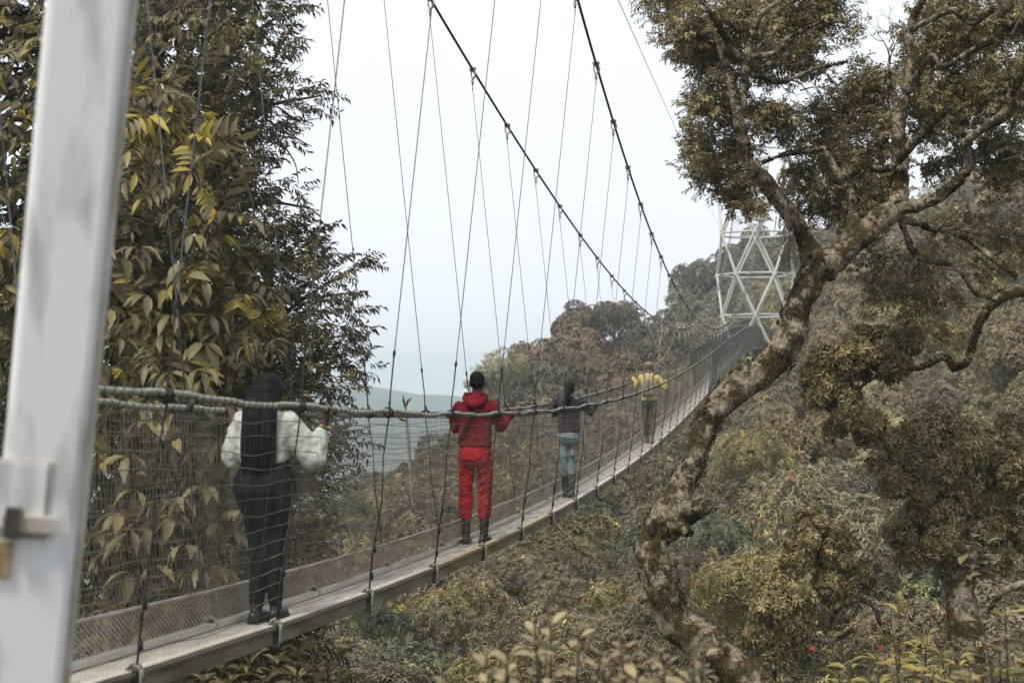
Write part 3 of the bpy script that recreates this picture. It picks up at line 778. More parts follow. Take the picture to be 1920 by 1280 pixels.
# --- mossy tree on the right
mossy = empty('mossy_tree', (0, 0, 0))
tag(mossy, 'old gnarled tree with thick crooked mossy trunk rising from the bottom on the right', 'tree')
LB = [('trunk', [(1450, 1340, 11.6), (1385, 1262, 11.8), (1320, 1212, 12), (1262, 1160, 12.1), (1236, 1085, 12.2), (1222, 1030, 12.3), (1240, 985, 12.4), (1268, 935, 12.5), (1300, 868, 12.7), (1322, 800, 12.8), (1372, 735, 13), (1440, 690, 13.1), (1478, 640, 13.2), (1497, 570, 13.3), (1535, 500, 13.4)],
       [118, 104, 100, 98, 84, 82, 84, 70, 66, 64, 76, 82, 78, 68, 74]),
      ('branch', [(1268, 965, 12.4), (1300, 958, 12.2), (1328, 948, 12.0)], [66, 42, 30]),
      ('branch', [(1250, 1000, 12.3), (1272, 985, 12.2), (1290, 1000, 12.1)], [50, 40, 20]),
      ('branch', [(1535, 505, 13.4), (1508, 450, 13.3), (1480, 400, 13.2), (1440, 350, 13.1), (1402, 300, 13), (1388, 245, 13), (1378, 180, 13), (1360, 120, 13), (1345, 60, 13)], [60, 38, 36, 36, 30, 26, 24, 20, 14]),
      ('branch', [(1385, 225, 13), (1397, 150, 13.1), (1402, 100, 13.2), (1420, 35, 13.3), (1465, 0, 13.4)], [22, 18, 17, 15, 10]),
      ('branch', [(1402, 107, 13.2), (1450, 100, 13.4), (1480, 70, 13.6), (1540, 40, 13.8)], [13, 11, 9, 5]),
      ('branch', [(1408, 140, 13.1), (1470, 152, 13.4), (1525, 130, 13.6), (1580, 118, 13.8)], [12, 10, 7, 3]),
      ('branch', [(1385, 110, 13), (1360, 70, 12.9), (1330, 20, 12.8), (1300, -20, 12.8)], [16, 14, 10, 8]),
      ('branch', [(1540, 505, 13.4), (1585, 470, 13.5), (1640, 420, 13.6), (1680, 385, 13.7), (1688, 300, 13.8), (1686, 220, 13.8), (1708, 140, 13.9), (1706, 55, 14), (1735, -10, 14)], [70, 50, 46, 46, 36, 28, 22, 18, 14]),
      ('branch', [(1670, 395, 13.7), (1740, 378, 13.5), (1795, 340, 13.4), (1820, 300, 13.3), (1812, 268, 13.2), (1852, 235, 13.1), (1882, 215, 13), (1900, 165, 13), (1930, 120, 13)], [36, 26, 24, 24, 20, 20, 24, 18, 14]),
      ('branch', [(1565, 485, 13.5), (1598, 420, 13.6), (1592, 350, 13.8), (1568, 320, 13.9), (1545, 275, 14)], [30, 24, 20, 18, 12]),
      ('branch', [(1580, 330, 13.8), (1620, 315, 13.7), (1668, 314, 13.7), (1710, 270, 13.5), (1745, 235, 13.4), (1782, 200, 13.3)], [20, 17, 16, 20, 16, 8]),
      ('branch', [(1545, 277, 14), (1510, 284, 14), (1470, 290, 14), (1430, 305, 14.1)], [12, 9, 7, 4]),
      ('branch', [(1672, 405, 13.7), (1740, 425, 13.7), (1800, 440, 13.6), (1850, 475, 13.5), (1905, 520, 13.4)], [18, 15, 14, 14, 10]),
      ('branch', [(1690, 415, 13.7), (1720, 480, 13.9), (1790, 500, 13.8), (1830, 550, 13.7), (1880, 560, 13.6)], [13, 11, 10, 9, 7]),
      ('branch', [(1940, 540, 12.8), (1880, 556, 12.9), (1845, 590, 12.9), (1826, 640, 13), (1812, 680, 13), (1785, 690, 13.1)], [24, 22, 15, 14, 12, 16]),
      ('branch', [(1788, 688, 13.1), (1768, 670, 13.2), (1722, 690, 13.3), (1675, 684, 13.4)], [14, 12, 10, 6]),
      ('branch', [(1700, 60, 14), (1740, 40, 13.8), (1790, 20, 13.6), (1820, 45, 13.5), (1860, 20, 13.5)], [15, 13, 12, 10, 6]),
      ('branch', [(1700, 175, 13.8), (1745, 105, 13.5), (1770, 125, 13.4), (1820, 95, 13.3), (1860, 80, 13.3)], [13, 12, 12, 10, 5]),
      ('branch', [(1685, 205, 13.8), (1665, 150, 13.9), (1668, 110, 14)], [16, 11, 7])]
for nm, pts, ws in LB:
    limb(mossy, pts, ws, M['bark'], nm, bump=.24 if nm == 'trunk' else .34, bf=3.4 if nm == 'trunk' else 6, seg=24 if nm == 'trunk' else 12, n=12 if nm == 'trunk' else 7)
# bare twigs
m = MB()
def twiglet(x, y, d, ang, L, r, lvl):
    a = W(x, y, d); x2, y2 = x + math.cos(ang) * L, y - math.sin(ang) * L
    xm, ym = (x + x2) / 2 + random.uniform(-.12, .12) * L, (y + y2) / 2 + random.uniform(-.12, .12) * L
    m.tube([a, W(xm, ym, d), W(x2, y2, d)], [r, r * .75, r * .5], 4, cap=False)
    if lvl:
        for q in range(2 if lvl > 1 else 3): twiglet(x2, y2, d + random.uniform(-.1, .1), ang + random.uniform(-.8, .8), L * .7, r * .5, lvl - 1)
for x, y, a, L in [(1668, 110, 1.9, 34), (1668, 120, 1.3, 36), (1700, 90, 2.2, 36), (1450, 140, -.9, 34), (1480, 150, -.5, 34), (1500, 170, .2, 34), (1440, 290, 2.8, 40), (1860, 560, .8, 40), (1790, 500, .3, 36), (1850, 480, 1.2, 40), (1760, 430, .8, 36), (1900, 60, 1.2, 50), (1740, 40, 1.5, 30), (1690, 250, 2.3, 34), (1740, 560, -1.2, 40), (1720, 480, -2, 36), (1600, 400, 1.0, 34), (1880, 300, .3, 34), (1850, 240, 1.4, 40), (1530, 190, -.2, 30)]:
    twiglet(x, y, 13.6, a, L, .011, 3)
o = m.build('twigs', M['twig'], mossy); o['kind'] = 'stuff'

CL = [(1380, 370, 36), (1415, 395, 26), (1300, 110, 40), (1365, 200, 45), (1375, 275, 40), (1310, 320, 36), (1690, 60, 22), (1760, 20, 50), (1870, 180, 60), (1900, 20, 60), (1710, 200, 30), (1730, 160, 40), (1620, 420, 45), (1570, 400, 36), (1660, 340, 40), (1790, 300, 30), (1850, 300, 36), (1255, 5, 55), (1300, 55, 62), (1350, 110, 62), (1390, 30, 75), (1470, 30, 85), (1545, 30, 66), (1330, 190, 50), (1322, 265, 45), (1345, 330, 52), (1390, 340, 40), (1440, 220, 50), (1440, 130, 50), (1520, 110, 50),
      (1535, 250, 58), (1480, 250, 30), (1590, 200, 70), (1655, 235, 40), (1630, 170, 50), (1560, 330, 50), (1520, 395, 38), (1610, 370, 60), (1640, 300, 50), (1560, 300, 45), (1500, 330, 30),
      (1740, 110, 60), (1790, 60, 75), (1860, 60, 80), (1900, 130, 60), (1780, 170, 65), (1840, 170, 60), (1745, 250, 36), (1760, 210, 50), (1880, 260, 45), (1895, 330, 50), (1750, 320, 25), (1915, 200, 50), (1800, 240, 35),
      (1640, 500, 50), (1690, 540, 55), (1740, 500, 50), (1780, 430, 50), (1830, 410, 50), (1880, 440, 55), (1730, 590, 48), (1770, 560, 40), (1850, 510, 40), (1910, 470, 40), (1640, 560, 35), (1780, 620, 40)]
P_, D_, S_, Tn_ = [], [], [], []
for x, y, r in CL:
    d = 14.2 + random.uniform(-.35, .9)
    R0 = r * d / F * .95
    dens = 1.0 if not (y > 400 and x > 1600) else .42
    p, dd, kk = blob_points(W(x, y, d), R0, int(450 * (r / 60) ** 2 * dens), zmin=-.9, lobes=8, lr=(.28, .52), shell=(.55, 1.08))
    lt_ = rng.normal(0, .1, 30)[kk]
    P_.append(p); D_.append(dd + [0, -.25, .1]); S_.append(rng.uniform(.044, .066, len(p))); Tn_.append(np.clip(.42 + lt_ + rng.normal(0, .2, len(p)), 0, 1))
cla = np.array(CL, float)
nl_ = 9000
lx, ly = rng.uniform(1215, 1960, nl_), rng.uniform(-60, 680, nl_)
q_ = np.sqrt((lx[:, None] - cla[None, :, 0]) ** 2 + (ly[:, None] - cla[None, :, 1]) ** 2) / cla[None, :, 2]
nn_ = np.array([noise.noise((a * .022, b_ * .03, 1.7)) + .5 * noise.noise((a * .06, b_ * .07, 4.1)) for a, b_ in zip(lx, ly)])
kp_ = (q_.min(1) < 1.0 + .7 * nn_) & (nn_ > -.2)
lx, ly, nn_ = lx[kp_], ly[kp_], nn_[kp_]
ld_ = 14.5 + abs(rng.normal(0, .5, len(lx)))
P_.append(np.array([tuple(W(a, b_, c)) for a, b_, c in zip(lx, ly, ld_)])); dd_ = sphere_dirs(len(lx), -.5); dd_[:, 1] = -abs(dd_[:, 1]); D_.append(dd_)
S_.append(rng.uniform(.03, .075, len(lx))); Tn_.append(np.clip(.45 + .5 * nn_ + rng.normal(0, .2, len(lx)), 0, 1))
leaves_obj('foliage', np.concatenate(P_), np.concatenate(D_), np.concatenate(S_), T_TUFT + T_TWIG[:2], np.concatenate(Tn_), M['leaf_moss'], mossy)
mp_, md_ = [], []
for nm, pts, ws in LB:
    Pc = catmull([W(*p) for p in pts], 14); tt = np.linspace(0, 1, len(Pc)); rr = np.interp(tt, np.linspace(0, 1, len(pts)), [w_ / 2 * p[2] / F * .82 for w_, p in zip(ws, pts)])
    for a, r_ in zip(Pc, rr):
        for _ in range(int(6 + r_ * 170)):
            v = Vector(sphere_dirs(1)[0]); q = a + v * r_ * 1.0
            if noise.noise(q * 3.2) + .5 * noise.noise(q * 9) > (.12 if nm == 'trunk' else -.05): mp_.append(tuple(q)); md_.append(tuple(v + Vector((0, 0, -.3))))
leaves_obj('moss_tufts', np.array(mp_), np.array(md_), rng.uniform(.014, .034, len(mp_)), T_TUFT2, np.clip(rng.normal(.2, .2, len(mp_)), 0, 1), M['moss_tuft'], mossy)

# hanging beard of moss under the left limb
m = MB()
for i in range(160):
    x, y = random.choice([(1478, 400), (1478, 440), (1475, 470), (1470, 340)]); x += random.gauss(0, 7); y += random.uniform(-15, 15); a = W(x, y, 13.1); L = random.uniform(.05, .2)
    m.tube([a, a + Vector((random.uniform(-.03, .03), 0, -L * .5)), a + Vector((random.uniform(-.05, .05), 0, -L))], [.006, .005, .002], 4, cap=False)
o = m.build('hanging_moss', M['twig'], mossy); o['kind'] = 'stuff'

# --- compact round-crowned trees, lower right
def round_tree(name, label, blobs, trunk=None, tint=.5, size=(.055, .082), mt='leaf_moss', dens=900, group=None):
    e = empty(name, (0, 0, 0)); tag(e, label, 'tree', group)
    P_, D_, S_, Tn_ = [], [], [], []
    for x, y, r, d in blobs:
        R0 = r * d / F
        p, dd, kk = blob_points(W(x, y, d), R0, int(dens * (r / 60) ** 2), zmin=-.8, lobes=16, lr=(.20, .40), shell=(.6, 1.08), squash=.95)
        P_.append(p); D_.append(dd + [0, 0, .25]); S_.append(rng.uniform(*size, len(p))); Tn_.append(np.clip(tint + rng.normal(0, .09, 30)[kk] + rng.normal(0, .13, len(p)), 0, 1))
    leaves_obj('crown', np.concatenate(P_), np.concatenate(D_), np.concatenate(S_), T_TUFT, np.concatenate(Tn_), M[mt], e)
    for pts, ws in (trunk or []): limb(e, pts, ws, M['bark'], 'trunk' if (pts, ws) == trunk[0] else 'branch', bump=.4, bf=8, seg=10)
    return e
round_tree('round_crowned_tree', 'hanging rounded clump of olive foliage beside the trunk fork', [(1575, 690, 72, 14.5), (1550, 730, 55, 14.5), (1600, 775, 62, 14.4), (1640, 660, 60, 14.5), (1625, 810, 38, 14.4), (1670, 690, 42, 14.4), (1700, 640, 40, 14.6)],
           [([(1560, 830, 15), (1600, 740, 14.8), (1675, 684, 14.2)], [7, 8, 8]), ([(1590, 640, 14.6), (1640, 700, 14.3), (1690, 690, 13.9)], [5, 6, 6])], .45)
round_tree('round_crowned_tree', 'largest rounded crown of glossy olive leaves at the right edge', [(1760, 850, 105, 15.5), (1700, 900, 80, 15.4), (1840, 900, 105, 15.6), (1900, 960, 110, 15.8), (1740, 990, 90, 15.4), (1690, 840, 60, 15.5), (1900, 840, 80, 16), (1820, 1020, 90, 15.6), (1760, 790, 50, 15.8)],
           [([(1820, 1350, 15), (1812, 1200, 15), (1800, 1100, 15.2), (1840, 980, 15.4)], [105, 95, 80, 30]), ([(1800, 1010, 14.6), (1810, 960, 14.4), (1805, 920, 14.4)], [8, 8, 5]), ([(1930, 1090, 13), (1880, 1110, 13), (1850, 1150, 13.2)], [20, 16, 8])], .5, dens=780)
round_tree('round_crowned_tree', 'smaller rounded crown left of the largest olive crown', [(1530, 1020, 62, 15), (1575, 1040, 58, 15), (1500, 1050, 42, 15), (1560, 1100, 48, 15), (1600, 1085, 40, 15), (1525, 985, 35, 15)],
           [([(1600, 1180, 14.8), (1560, 1200, 14.7), (1500, 1195, 14.6), (1440, 1185, 14.6)], [14, 13, 10, 6]), ([(1555, 1175, 14.7), (1570, 1140, 14.5), (1610, 1122, 14.5), (1640, 1140, 14.6), (1650, 1170, 14.8)], [14, 15, 14, 12, 9]), ([(1560, 1150, 14.6), (1580, 1120, 14.6), (1550, 1090, 14.8)], [11, 9, 6])], .5)
round_tree('round_crowned_tree', 'lowest rounded olive crown close to the bottom right of the trunk', [(1440, 1140, 50, 14.5), (1420, 1190, 45, 14.5), (1480, 1190, 48, 14.5), (1450, 1225, 40, 14.5), (1500, 1130, 35, 14.6)],
           [([(1450, 1300, 14.6), (1455, 1240, 14.6), (1480, 1180, 14.6)], [16, 14, 8])], .46)

# --- leafy shrubs close to the camera
LP = []
for k in range(5):
    lv, lt = leaf_shape(8, random.uniform(.42, .58), random.uniform(.05, .25))
    LP.append(mesh_np('leaf', lv, lt, M['leaf_pale'], np.full(len(lv), [.25, .4, .55, .7, .95][k])))
LY = []
for k in range(5):
    lv, lt = leaf_shape(8, random.uniform(.26, .38), random.uniform(.1, .3))
    LY.append(mesh_np('leaf', lv, lt, M['leaf_yellow'], np.full(len(lv), [.1, .3, .45, .6, .9][k])))
def shrub(label, stems, meshes, size, per, cat='shrub', name='leafy_shrub', group=None):
    e = empty(name, (0, 0, 0)); tag(e, label, cat, group)
    for x0, y0, x1, y1, d in stems:
        m = MB()
        a, b_ = W(x0, y0, d), W(x1, y1, d); mid = a.lerp(b_, .5) + Vector((random.uniform(-.03, .03), random.uniform(-.05, .05), 0))
        P = catmull([a, mid, b_], 5); m.tube(P, list(np.linspace(.009, .004, len(P))), 6); m.build('stem', M['twig'], e, True)
        for k in range(per):
            t_ = 1 - (k / per) ** 1.15 * .6; q = P[min(len(P) - 1, int(t_ * (len(P) - 1)))]
            a_ = k * 2.4 + random.uniform(-.3, .3); el = .75 * (1 - k / per) + random.uniform(-.15, .25)
            dv = Vector((math.cos(a_), math.sin(a_), el)).normalized()
            o = link('leaf', random.choice(meshes), e); s_ = size * random.uniform(.7, 1.15)
            o.matrix_world = Matrix.Translation(q + dv * .008) @ dv.to_track_quat('Y', 'Z').to_matrix().to_4x4() @ Matrix.Rotation(random.uniform(-.5, .5), 4, 'Y') @ Matrix.Scale(s_, 4)
    return e
shrub('blurred pale leaved shrub at the bottom centre in front of the trunk', [(x + random.uniform(-14, 14), 1420, x + random.uniform(-20, 20), y + random.uniform(-8, 8), random.uniform(5.0, 6.0)) for x, y in
      [(850, 1262), (900, 1240), (940, 1225), (985, 1190), (1015, 1168), (1045, 1180), (1080, 1195), (1110, 1200), (1145, 1200), (1180, 1215), (1215, 1220), (1255, 1205), (1290, 1225), (1320, 1232), (1010, 1225), (1060, 1235), (960, 1250), (1130, 1245), (1240, 1250), (1285, 1255), (1180, 1255), (905, 1268)]], LP, .075, 14)
shrub('yellow green leafy shrub under the round crowned trees, bottom right', [(x + random.uniform(-14, 14), 1420, x + random.uniform(-14, 14), y, random.uniform(9, 10.5)) for x, y in
      [(1680, 1120), (1730, 1190), (1760, 1215), (1640, 1225), (1600, 1245), (1700, 1230), (1560, 1255), (1800, 1235), (1670, 1180), (1740, 1250), (1620, 1265)]], LY, .15, 20)
shrub('leafy shrub with drooping pale leaves in the bottom right corner', [(x + random.uniform(-14, 14), 1440, x + random.uniform(-14, 14), y, random.uniform(7.5, 8.6)) for x, y in
      [(1850, 1150), (1895, 1130), (1930, 1120), (1830, 1200), (1880, 1200), (1920, 1190), (1860, 1245), (1900, 1250), (1810, 1262), (1940, 1240)]], LY + LP[:2], .125, 20)
shrub('sprig of long pale leaves hanging in front of the largest olive crown', [(1812, 1100, x, y, 11.5) for x, y in [(1830, 985), (1850, 1020), (1870, 1045), (1835, 1050)]], LP[:2], .15, 9)
shrub('dark narrow leaved shrub below the bridge deck near the bottom left', [(x - 30, 1420, x, y, random.uniform(9.6, 10.6)) for x, y in
      [(420, 1215), (470, 1228), (520, 1222), (560, 1210), (600, 1190), (440, 1260), (500, 1265), (560, 1258), (620, 1240), (640, 1262), (385, 1262)]], LEAF, .17, 18)

# --- forest trees on the slopes
def crown_mesh(kind, seed):
    global rng
    rng = np.random.default_rng(seed); random.seed(seed)
    if kind == 'leafy':
        p, dd, kk = blob_points((0, 0, 0), 1, 2700, zmin=-.3, lobes=20, lr=(.20, .36), shell=(.7, 1.06), squash=.75)
        S = rng.uniform(.05, .088, len(p)); tm_ = T_TUFTN; tn = .5 + rng.normal(0, .17, 40)[kk] + rng.normal(0, .14, len(p))
        y_ = rng.random(len(p)) < .010; tn[y_] = 1.2
        mt = M['leaf_forest']
    elif kind == 'open':
        p, dd, kk = blob_points((0, 0, 0), 1, 1500, zmin=-.2, lobes=26, lr=(.12, .30), shell=(.6, 1.1), squash=.8)
        S = rng.uniform(.045, .07, len(p)); tm_ = T_TUFT; tn = .5 + rng.normal(0, .15, 40)[kk] + rng.normal(0, .1, len(p)); mt = M['leaf_forest']
    else:
        p, dd, kk = blob_points((0, 0, 0), 1, 5200, zmin=-.15, lobes=34, lr=(.17, .30), shell=(.82, 1.04), squash=.8)
        S = rng.uniform(.045, .072, len(p)); tm_ = T_TUFT2; tn = .5 + rng.normal(0, .12, 40)[kk] + rng.normal(0, .12, len(p)); mt = M['leaf_hill']
    V, T, A_ = bake(p, dd + [0, 0, .3], S, tm_, tn)
    return mesh_np('crown', V, T, mt, A_)
CROWN = {k: [crown_mesh(k, 100 + i + 10 * j) for i in range(5)] for j, k in enumerate(('leafy', 'open', 'hill'))}
def trunk_mesh(seed):
    random.seed(seed); m = MB()
    m.tube(catmull([(0, 0, -1.9), (.04, .03, -1.0), (-.03, .04, -.4), (0, 0, .2)], 4), list(np.linspace(.075, .03, 13)), 7)
    for k in range(6):
        a = k * 1.05 + random.uniform(-.3, .3); z = random.uniform(-.7, -.2)
        m.tube(catmull([(0, 0, z), (.3 * math.cos(a), .3 * math.sin(a), z + .25), (.7 * math.cos(a), .7 * math.sin(a), z + .5)], 3), list(np.linspace(.03, .008, 7)), 5, cap=False)
    return m.mesh('trunk', M['bark_far'], True)
TRUNK = [trunk_mesh(300 + k) for k in range(4)]
random.seed(21); rng = np.random.default_rng(21)
placed = []
def proj(x, y, z):
    v = Vector((x, y, z)); dep = v.dot(FWD)
    return (960 + F * v.x / dep, 640 - F * v.dot(UPV) / dep, dep) if dep > 1 else (9999, 9999, dep)
def forest_tree(x, y, r, kind, label, group, col, ztop=None, name='forest_tree', cat='tree', sq=1.0):
    zt = float(canopy(x, y)[0]) if ztop is None else ztop
    zc = zt - r * .75
    e = empty(name, (x, y, float(ground_z(x, y)[0])))
    tag(e, label, cat, group)
    zb = e.location.z
    rz = random.uniform(0, 6.28)
    c = link('crown', random.choice(CROWN[kind]), e); c.location = (0, 0, zc - zb); c.scale = (r, r, r * sq * random.uniform(.85, 1.1)); c.rotation_euler = (0, 0, rz); c.color = (*col, 1)
    t_ = link('trunk', random.choice(TRUNK), e); t_.location = (0, 0, zc - zb); t_.scale = (r, r, max(r, (zc - zb + .6) / 1.9)); t_.rotation_euler = (0, 0, rz)
    return e
def bridge_clear(x, y, r, ztop):
    if y > 101: return True
    lat = abs((x - (.2062 * y - 3.41)) * math.cos(PHI))
    return lat > r + .9 or ztop < deck_z(y) - .6
LAB = {'near': ('leafy forest tree with star shaped leaf clusters in the valley below the footbridge', 'forest trees in the valley under the footbridge'),
       'hill': ('brown crowned tree on the domed hillside behind the footbridge', 'trees on the domed hillside'),
       'far': ('hazy tree on the distant ridge behind the tower', 'trees on the distant ridge'),
       'slope': ('pale hazy tree on the steep slope behind the mossy tree', 'trees on the pale right slope')}
nf = 0
def try_place(n, dr, pxr, rr, gap):
    global nf
    for _ in range(n):
        d = math.sqrt(random.uniform(dr[0] ** 2, dr[1] ** 2)); px = random.uniform(*pxr)
        x = (px - 960) / F * d; y = d
        r = random.uniform(*rr)
        if any((x - a) ** 2 + (y - b_) ** 2 < (gap * (r + c_)) ** 2 for a, b_, c_ in placed): continue
        zt = float(canopy(x, y)[0]) + random.uniform(-.5, .45) * r * .6
        if not bridge_clear(x, y, r, zt): continue
        ppx, ppy, dep = proj(x, y, zt)
        pb = proj(x, y, zt - 2 * r)[1]
        if ppy > 1300 or pb < -50: continue
        placed.append((x, y, r)); nf += 1
        hill = d > 66 and ppx < 1330
        if d > 135 and ppx < 1560: key = 'far'
        elif hill: key = 'hill'
        elif ppx > 1380 and d > 46: key = 'slope'
        else: key = 'near'
        j = random.uniform(.85, 1.15)
        if key == 'near': kind = random.choice(('leafy', 'leafy', 'open')); col = random.choice(((1, .96, .95), (.72, .82, .78), (1.3, 1.22, 1.2), (1.2, 1.12, .75), (.85, .8, .7), (1.1, 1.0, 1.0)))
        elif key == 'hill': kind = 'hill' if d < 120 else 'hill'; col = random.choice(((1, 1, 1), (1.2, 1.02, .92), (.72, .85, .8), (1.12, 1.0, .78), (1.35, 1.25, 1.1)))
        elif key == 'far': kind = 'hill'; col = random.choice(((.9, 1, .9), (1, 1, 1), (1.2, 1, .75)))
        else: kind = random.choice(('leafy', 'open', 'hill')); col = random.choice(((1.25, 1.15, 1.05), (1.3, 1.25, .95), (1.1, 1.05, 1.05), (1.45, 1.35, .95)))
        lb_, gr_ = LAB[key]
        tone = 'pale' if sum(col) > 3.3 else 'dark' if sum(col) < 2.85 else 'brownish'
        if key == 'near':
            reg = ('just right of the woman in white' if ppx < 760 else 'under the man in red' if ppx < 980 else 'under the woman in jeans' if ppx < 1180 else 'left of the mossy trunk' if ppx < 1330 else 'right of the mossy trunk' if ppx < 1560 else 'behind the round olive crowns')
            reg2 = 'low in the valley' if ppy > 1080 else 'half way down' if ppy > 940 else 'high up'
            lb_, gr_ = f'{tone} leafy tree {reg2}, {reg}', f'{tone} valley trees, {reg2}, {reg}'
        elif key == 'hill':
            reg = 'at its left foot' if ppx < 960 else 'on its left shoulder' if ppx < 1080 else 'at its middle' if ppx < 1200 else 'on its right flank'
            reg2 = 'upper' if ppy < 640 else 'middle' if ppy < 720 else 'lower'
            lb_, gr_ = f'{tone} tree on the domed hillside, {reg2} part, {reg}', f'{tone} trees on the {reg2} domed hill {reg}'
        elif key == 'far':
            reg = 'left of the tower' if ppx < 1345 else 'directly behind the tower' if ppx < 1480 else 'right of the tower'
            lb_, gr_ = f'{tone} hazy tree on the distant ridge {reg}', f'{tone} distant ridge trees {reg}'
        else:
            reg = 'between mossy trunk and hanging clump' if ppx < 1540 else 'behind the hanging clump' if ppx < 1700 else 'at the right edge of the slope'
            reg2 = 'top' if ppy < 480 else 'upper middle' if ppy < 640 else 'lower middle' if ppy < 800 else 'foot'
            lb_, gr_ = f'{tone} tree on the pale slope, {reg2}, {reg}', f'{tone} slope trees, {reg2}, {reg}'
        forest_tree(x, y, r, kind, lb_, gr_, tuple(q * j for q in col), ztop=zt)
try_place(1500, (19, 40), (560, 1990), (1.5, 2.4), .52)
try_place(2500, (40, 66), (560, 1990), (2.2, 3.3), .52)
try_place(2500, (66, 118), (600, 2000), (3.2, 4.8), .48)
try_place(900, (118, 175), (1150, 2000), (4.6, 6.8), .55)
print('forest trees', nf)
# ground cover between the trees
n = 26000
d = np.sqrt(rng.uniform(12 ** 2, 120 ** 2, n)); px = rng.uniform(520, 2000, n); gx_ = (px - 960) / F * d; gy_ = d
gz_ = ground_z(gx_, gy_) + rng.uniform(.1, .9, n)
Pg = np.stack([gx_, gy_, gz_], 1); Dg = sphere_dirs(n, .1) + [0, -.2, .5]
o = leaves_obj('undergrowth', Pg, Dg, (.12 + .004 * d) * rng.uniform(.8, 1.4, n), T_TUFT2, np.clip(rng.normal(.4, .18, n), 0, 1), M['leaf_forest']); o.color = (.8, .9, .8, 1)

# particular trees one can tell apart
def at_px(px, py, d): return W(px, py, d)
for px, py, d, r, kind, lab, col in [
        (945, 640, 78, 2.3, 'open', 'thin airy pale crowned tree left of the domed hill', (1.5, 1.55, 1.4)),
        (905, 690, 78, 1.3, 'open', 'small pale tree at the left foot of the airy tree', (1.4, 1.45, 1.25)),
        (1090, 560, 104, 3.0, 'hill', 'rounded brown tree crowning the left shoulder of the domed hill', (1, .95, .9)),
        (1155, 558, 106, 2.6, 'hill', 'rounded brown tree on the very top of the domed hill', (1.05, 1, .95)),
        (1325, 482, 150, 4.6, 'hill', 'dark round tree at the left end of the distant ridge', (.75, .95, .8)),
        (1390, 455, 150, 4.0, 'hill', 'bushy dark tree on the distant ridge directly behind the tower', (.85, 1, .85)),
        (1272, 535, 120, 1.8, 'open', 'small bush on the skyline left of the distant ridge', (.8, 1, .8)),
        (640, 905, 30, 1.3, 'open', 'low tree showing at the end of the fine leaved branches', (.8, .9, .8)),
        (1560, 900, 30, 2.4, 'leafy', 'pale grey leaved tree between the trunk and the largest olive crown', (1.5, 1.45, 1.4)),
        (1400, 1010, 24, 1.5, 'leafy', 'tree with yellowish star shaped leaf clusters right of the trunk knot', (1.6, 1.5, 1.0))]:
    t_ = at_px(px, py, d); forest_tree(t_.x, t_.y, r, kind, lab, None, col, ztop=t_.z)

sap = empty('bare_sapling', (0, 0, 0)); tag(sap, 'thin dead sapling with two leaf shoots standing above the left handrail', 'sapling')
limb(sap, [(775, 960, 40), (768, 860, 40), (762, 780, 40), (758, 752, 40)], [6, 6, 5, 3], M['bark_far'], 'trunk', seg=7)
for pts in ([(760, 765, 40), (765, 752, 40), (772, 746, 40)], [(760, 765, 40), (757, 750, 40), (756, 740, 40)], [(764, 790, 40), (752, 786, 40), (746, 782, 40)]):
    limb(sap, pts, [4, 5, 1.5], M['leaf_small'], 'shoot', seg=5)
bare = empty('bare_tree', (0, 0, 0)); tag(bare, 'pale bare branched tree below the low point of the main cables', 'tree')
limb(bare, [(1244, 740, 66), (1240, 700, 66), (1236, 655, 66), (1242, 620, 66), (1238, 588, 66)], [6, 6, 5, 4, 2], M['bark_far'], 'trunk', seg=6)
for pts in ([(1238, 660, 66), (1225, 635, 66), (1216, 610, 66)], [(1238, 680, 66), (1258, 650, 66), (1266, 620, 66)], [(1240, 640, 66), (1252, 618, 66), (1254, 600, 66)], [(1236, 655, 66), (1265, 675, 66), (1280, 690, 66)]):
    limb(bare, pts, [4, 3, 1.2], M['bark_far'], 'branch', seg=5)
for x, y, d, lab in [(1485, 893, 24, 'small spray of red flowers among pale leaves right of the trunk'), (1651, 1216, 10, 'red blossom low among the shrubs, bottom right'), (1524, 1217, 11, 'small red blossom left of the lower shrubs'), (1700, 812, 20, 'red flowers left of the largest olive crown')]:
    c_ = np.array(W(x, y, d)); n = 7; dr_ = sphere_dirs(n, -.2)
    V, T, A_ = bake(c_ + dr_ * .016 * d / 10, dr_, np.full(n, .0013 * d + .006), T_TUFT2, np.full(n, .5))
    tag(link('red_flower', mesh_np('red_flower', V, T, M['red_leaf'], A_)), lab, 'flower')

# ------------------------------------------------------------------ people
M['skin'] = noisy('dark_skin', (.045, .022, .013), (.075, .038, .024), 12, .5, spec=.4)
M['skin2'] = noisy('brown_skin', (.11, .055, .035), (.17, .09, .06), 12, .5, spec=.4)
M['hair'] = noisy('black_hair', (.003, .003, .004), (.009, .008, .009), 40, .6, stretch=(6, 6, .6), spec=.12)
def cloth(name, c1, c2, bump=.5, scale=7): return noisy(name, c1, c2, scale, .88, bump=bump, bscale=scale * 2.2, spec=.2)
M['red_hoodie'] = cloth('red_hoodie_cloth', (.13, .006, .014), (.20, .010, .020))
M['red_trousers'] = cloth('red_trouser_cloth', (.28, .004, .010), (.40, .008, .014))
M['rubber'] = noisy('black_rubber', (.008, .008, .009), (.02, .02, .02), 12, .35)
M['blouse'] = cloth('white_blouse_cloth', (.46, .48, .43), (.62, .64, .57), .6, 6)
M['dark_trousers'] = cloth('dark_teal_trouser_cloth', (.002, .003, .0035), (.004, .012, .013))
M['dark_jacket'] = cloth('dark_plum_jacket_cloth', (.018, .013, .018), (.05, .036, .045))
M['jeans'] = cloth('washed_denim', (.08, .14, .15), (.24, .33, .33), .5, 9)
M['jeans_tear'] = cloth('skin_through_torn_denim', (.22, .17, .15), (.30, .24, .21))
M['shirt'] = cloth('yellow_olive_shirt', (.42, .35, .13), (.55, .47, .20))
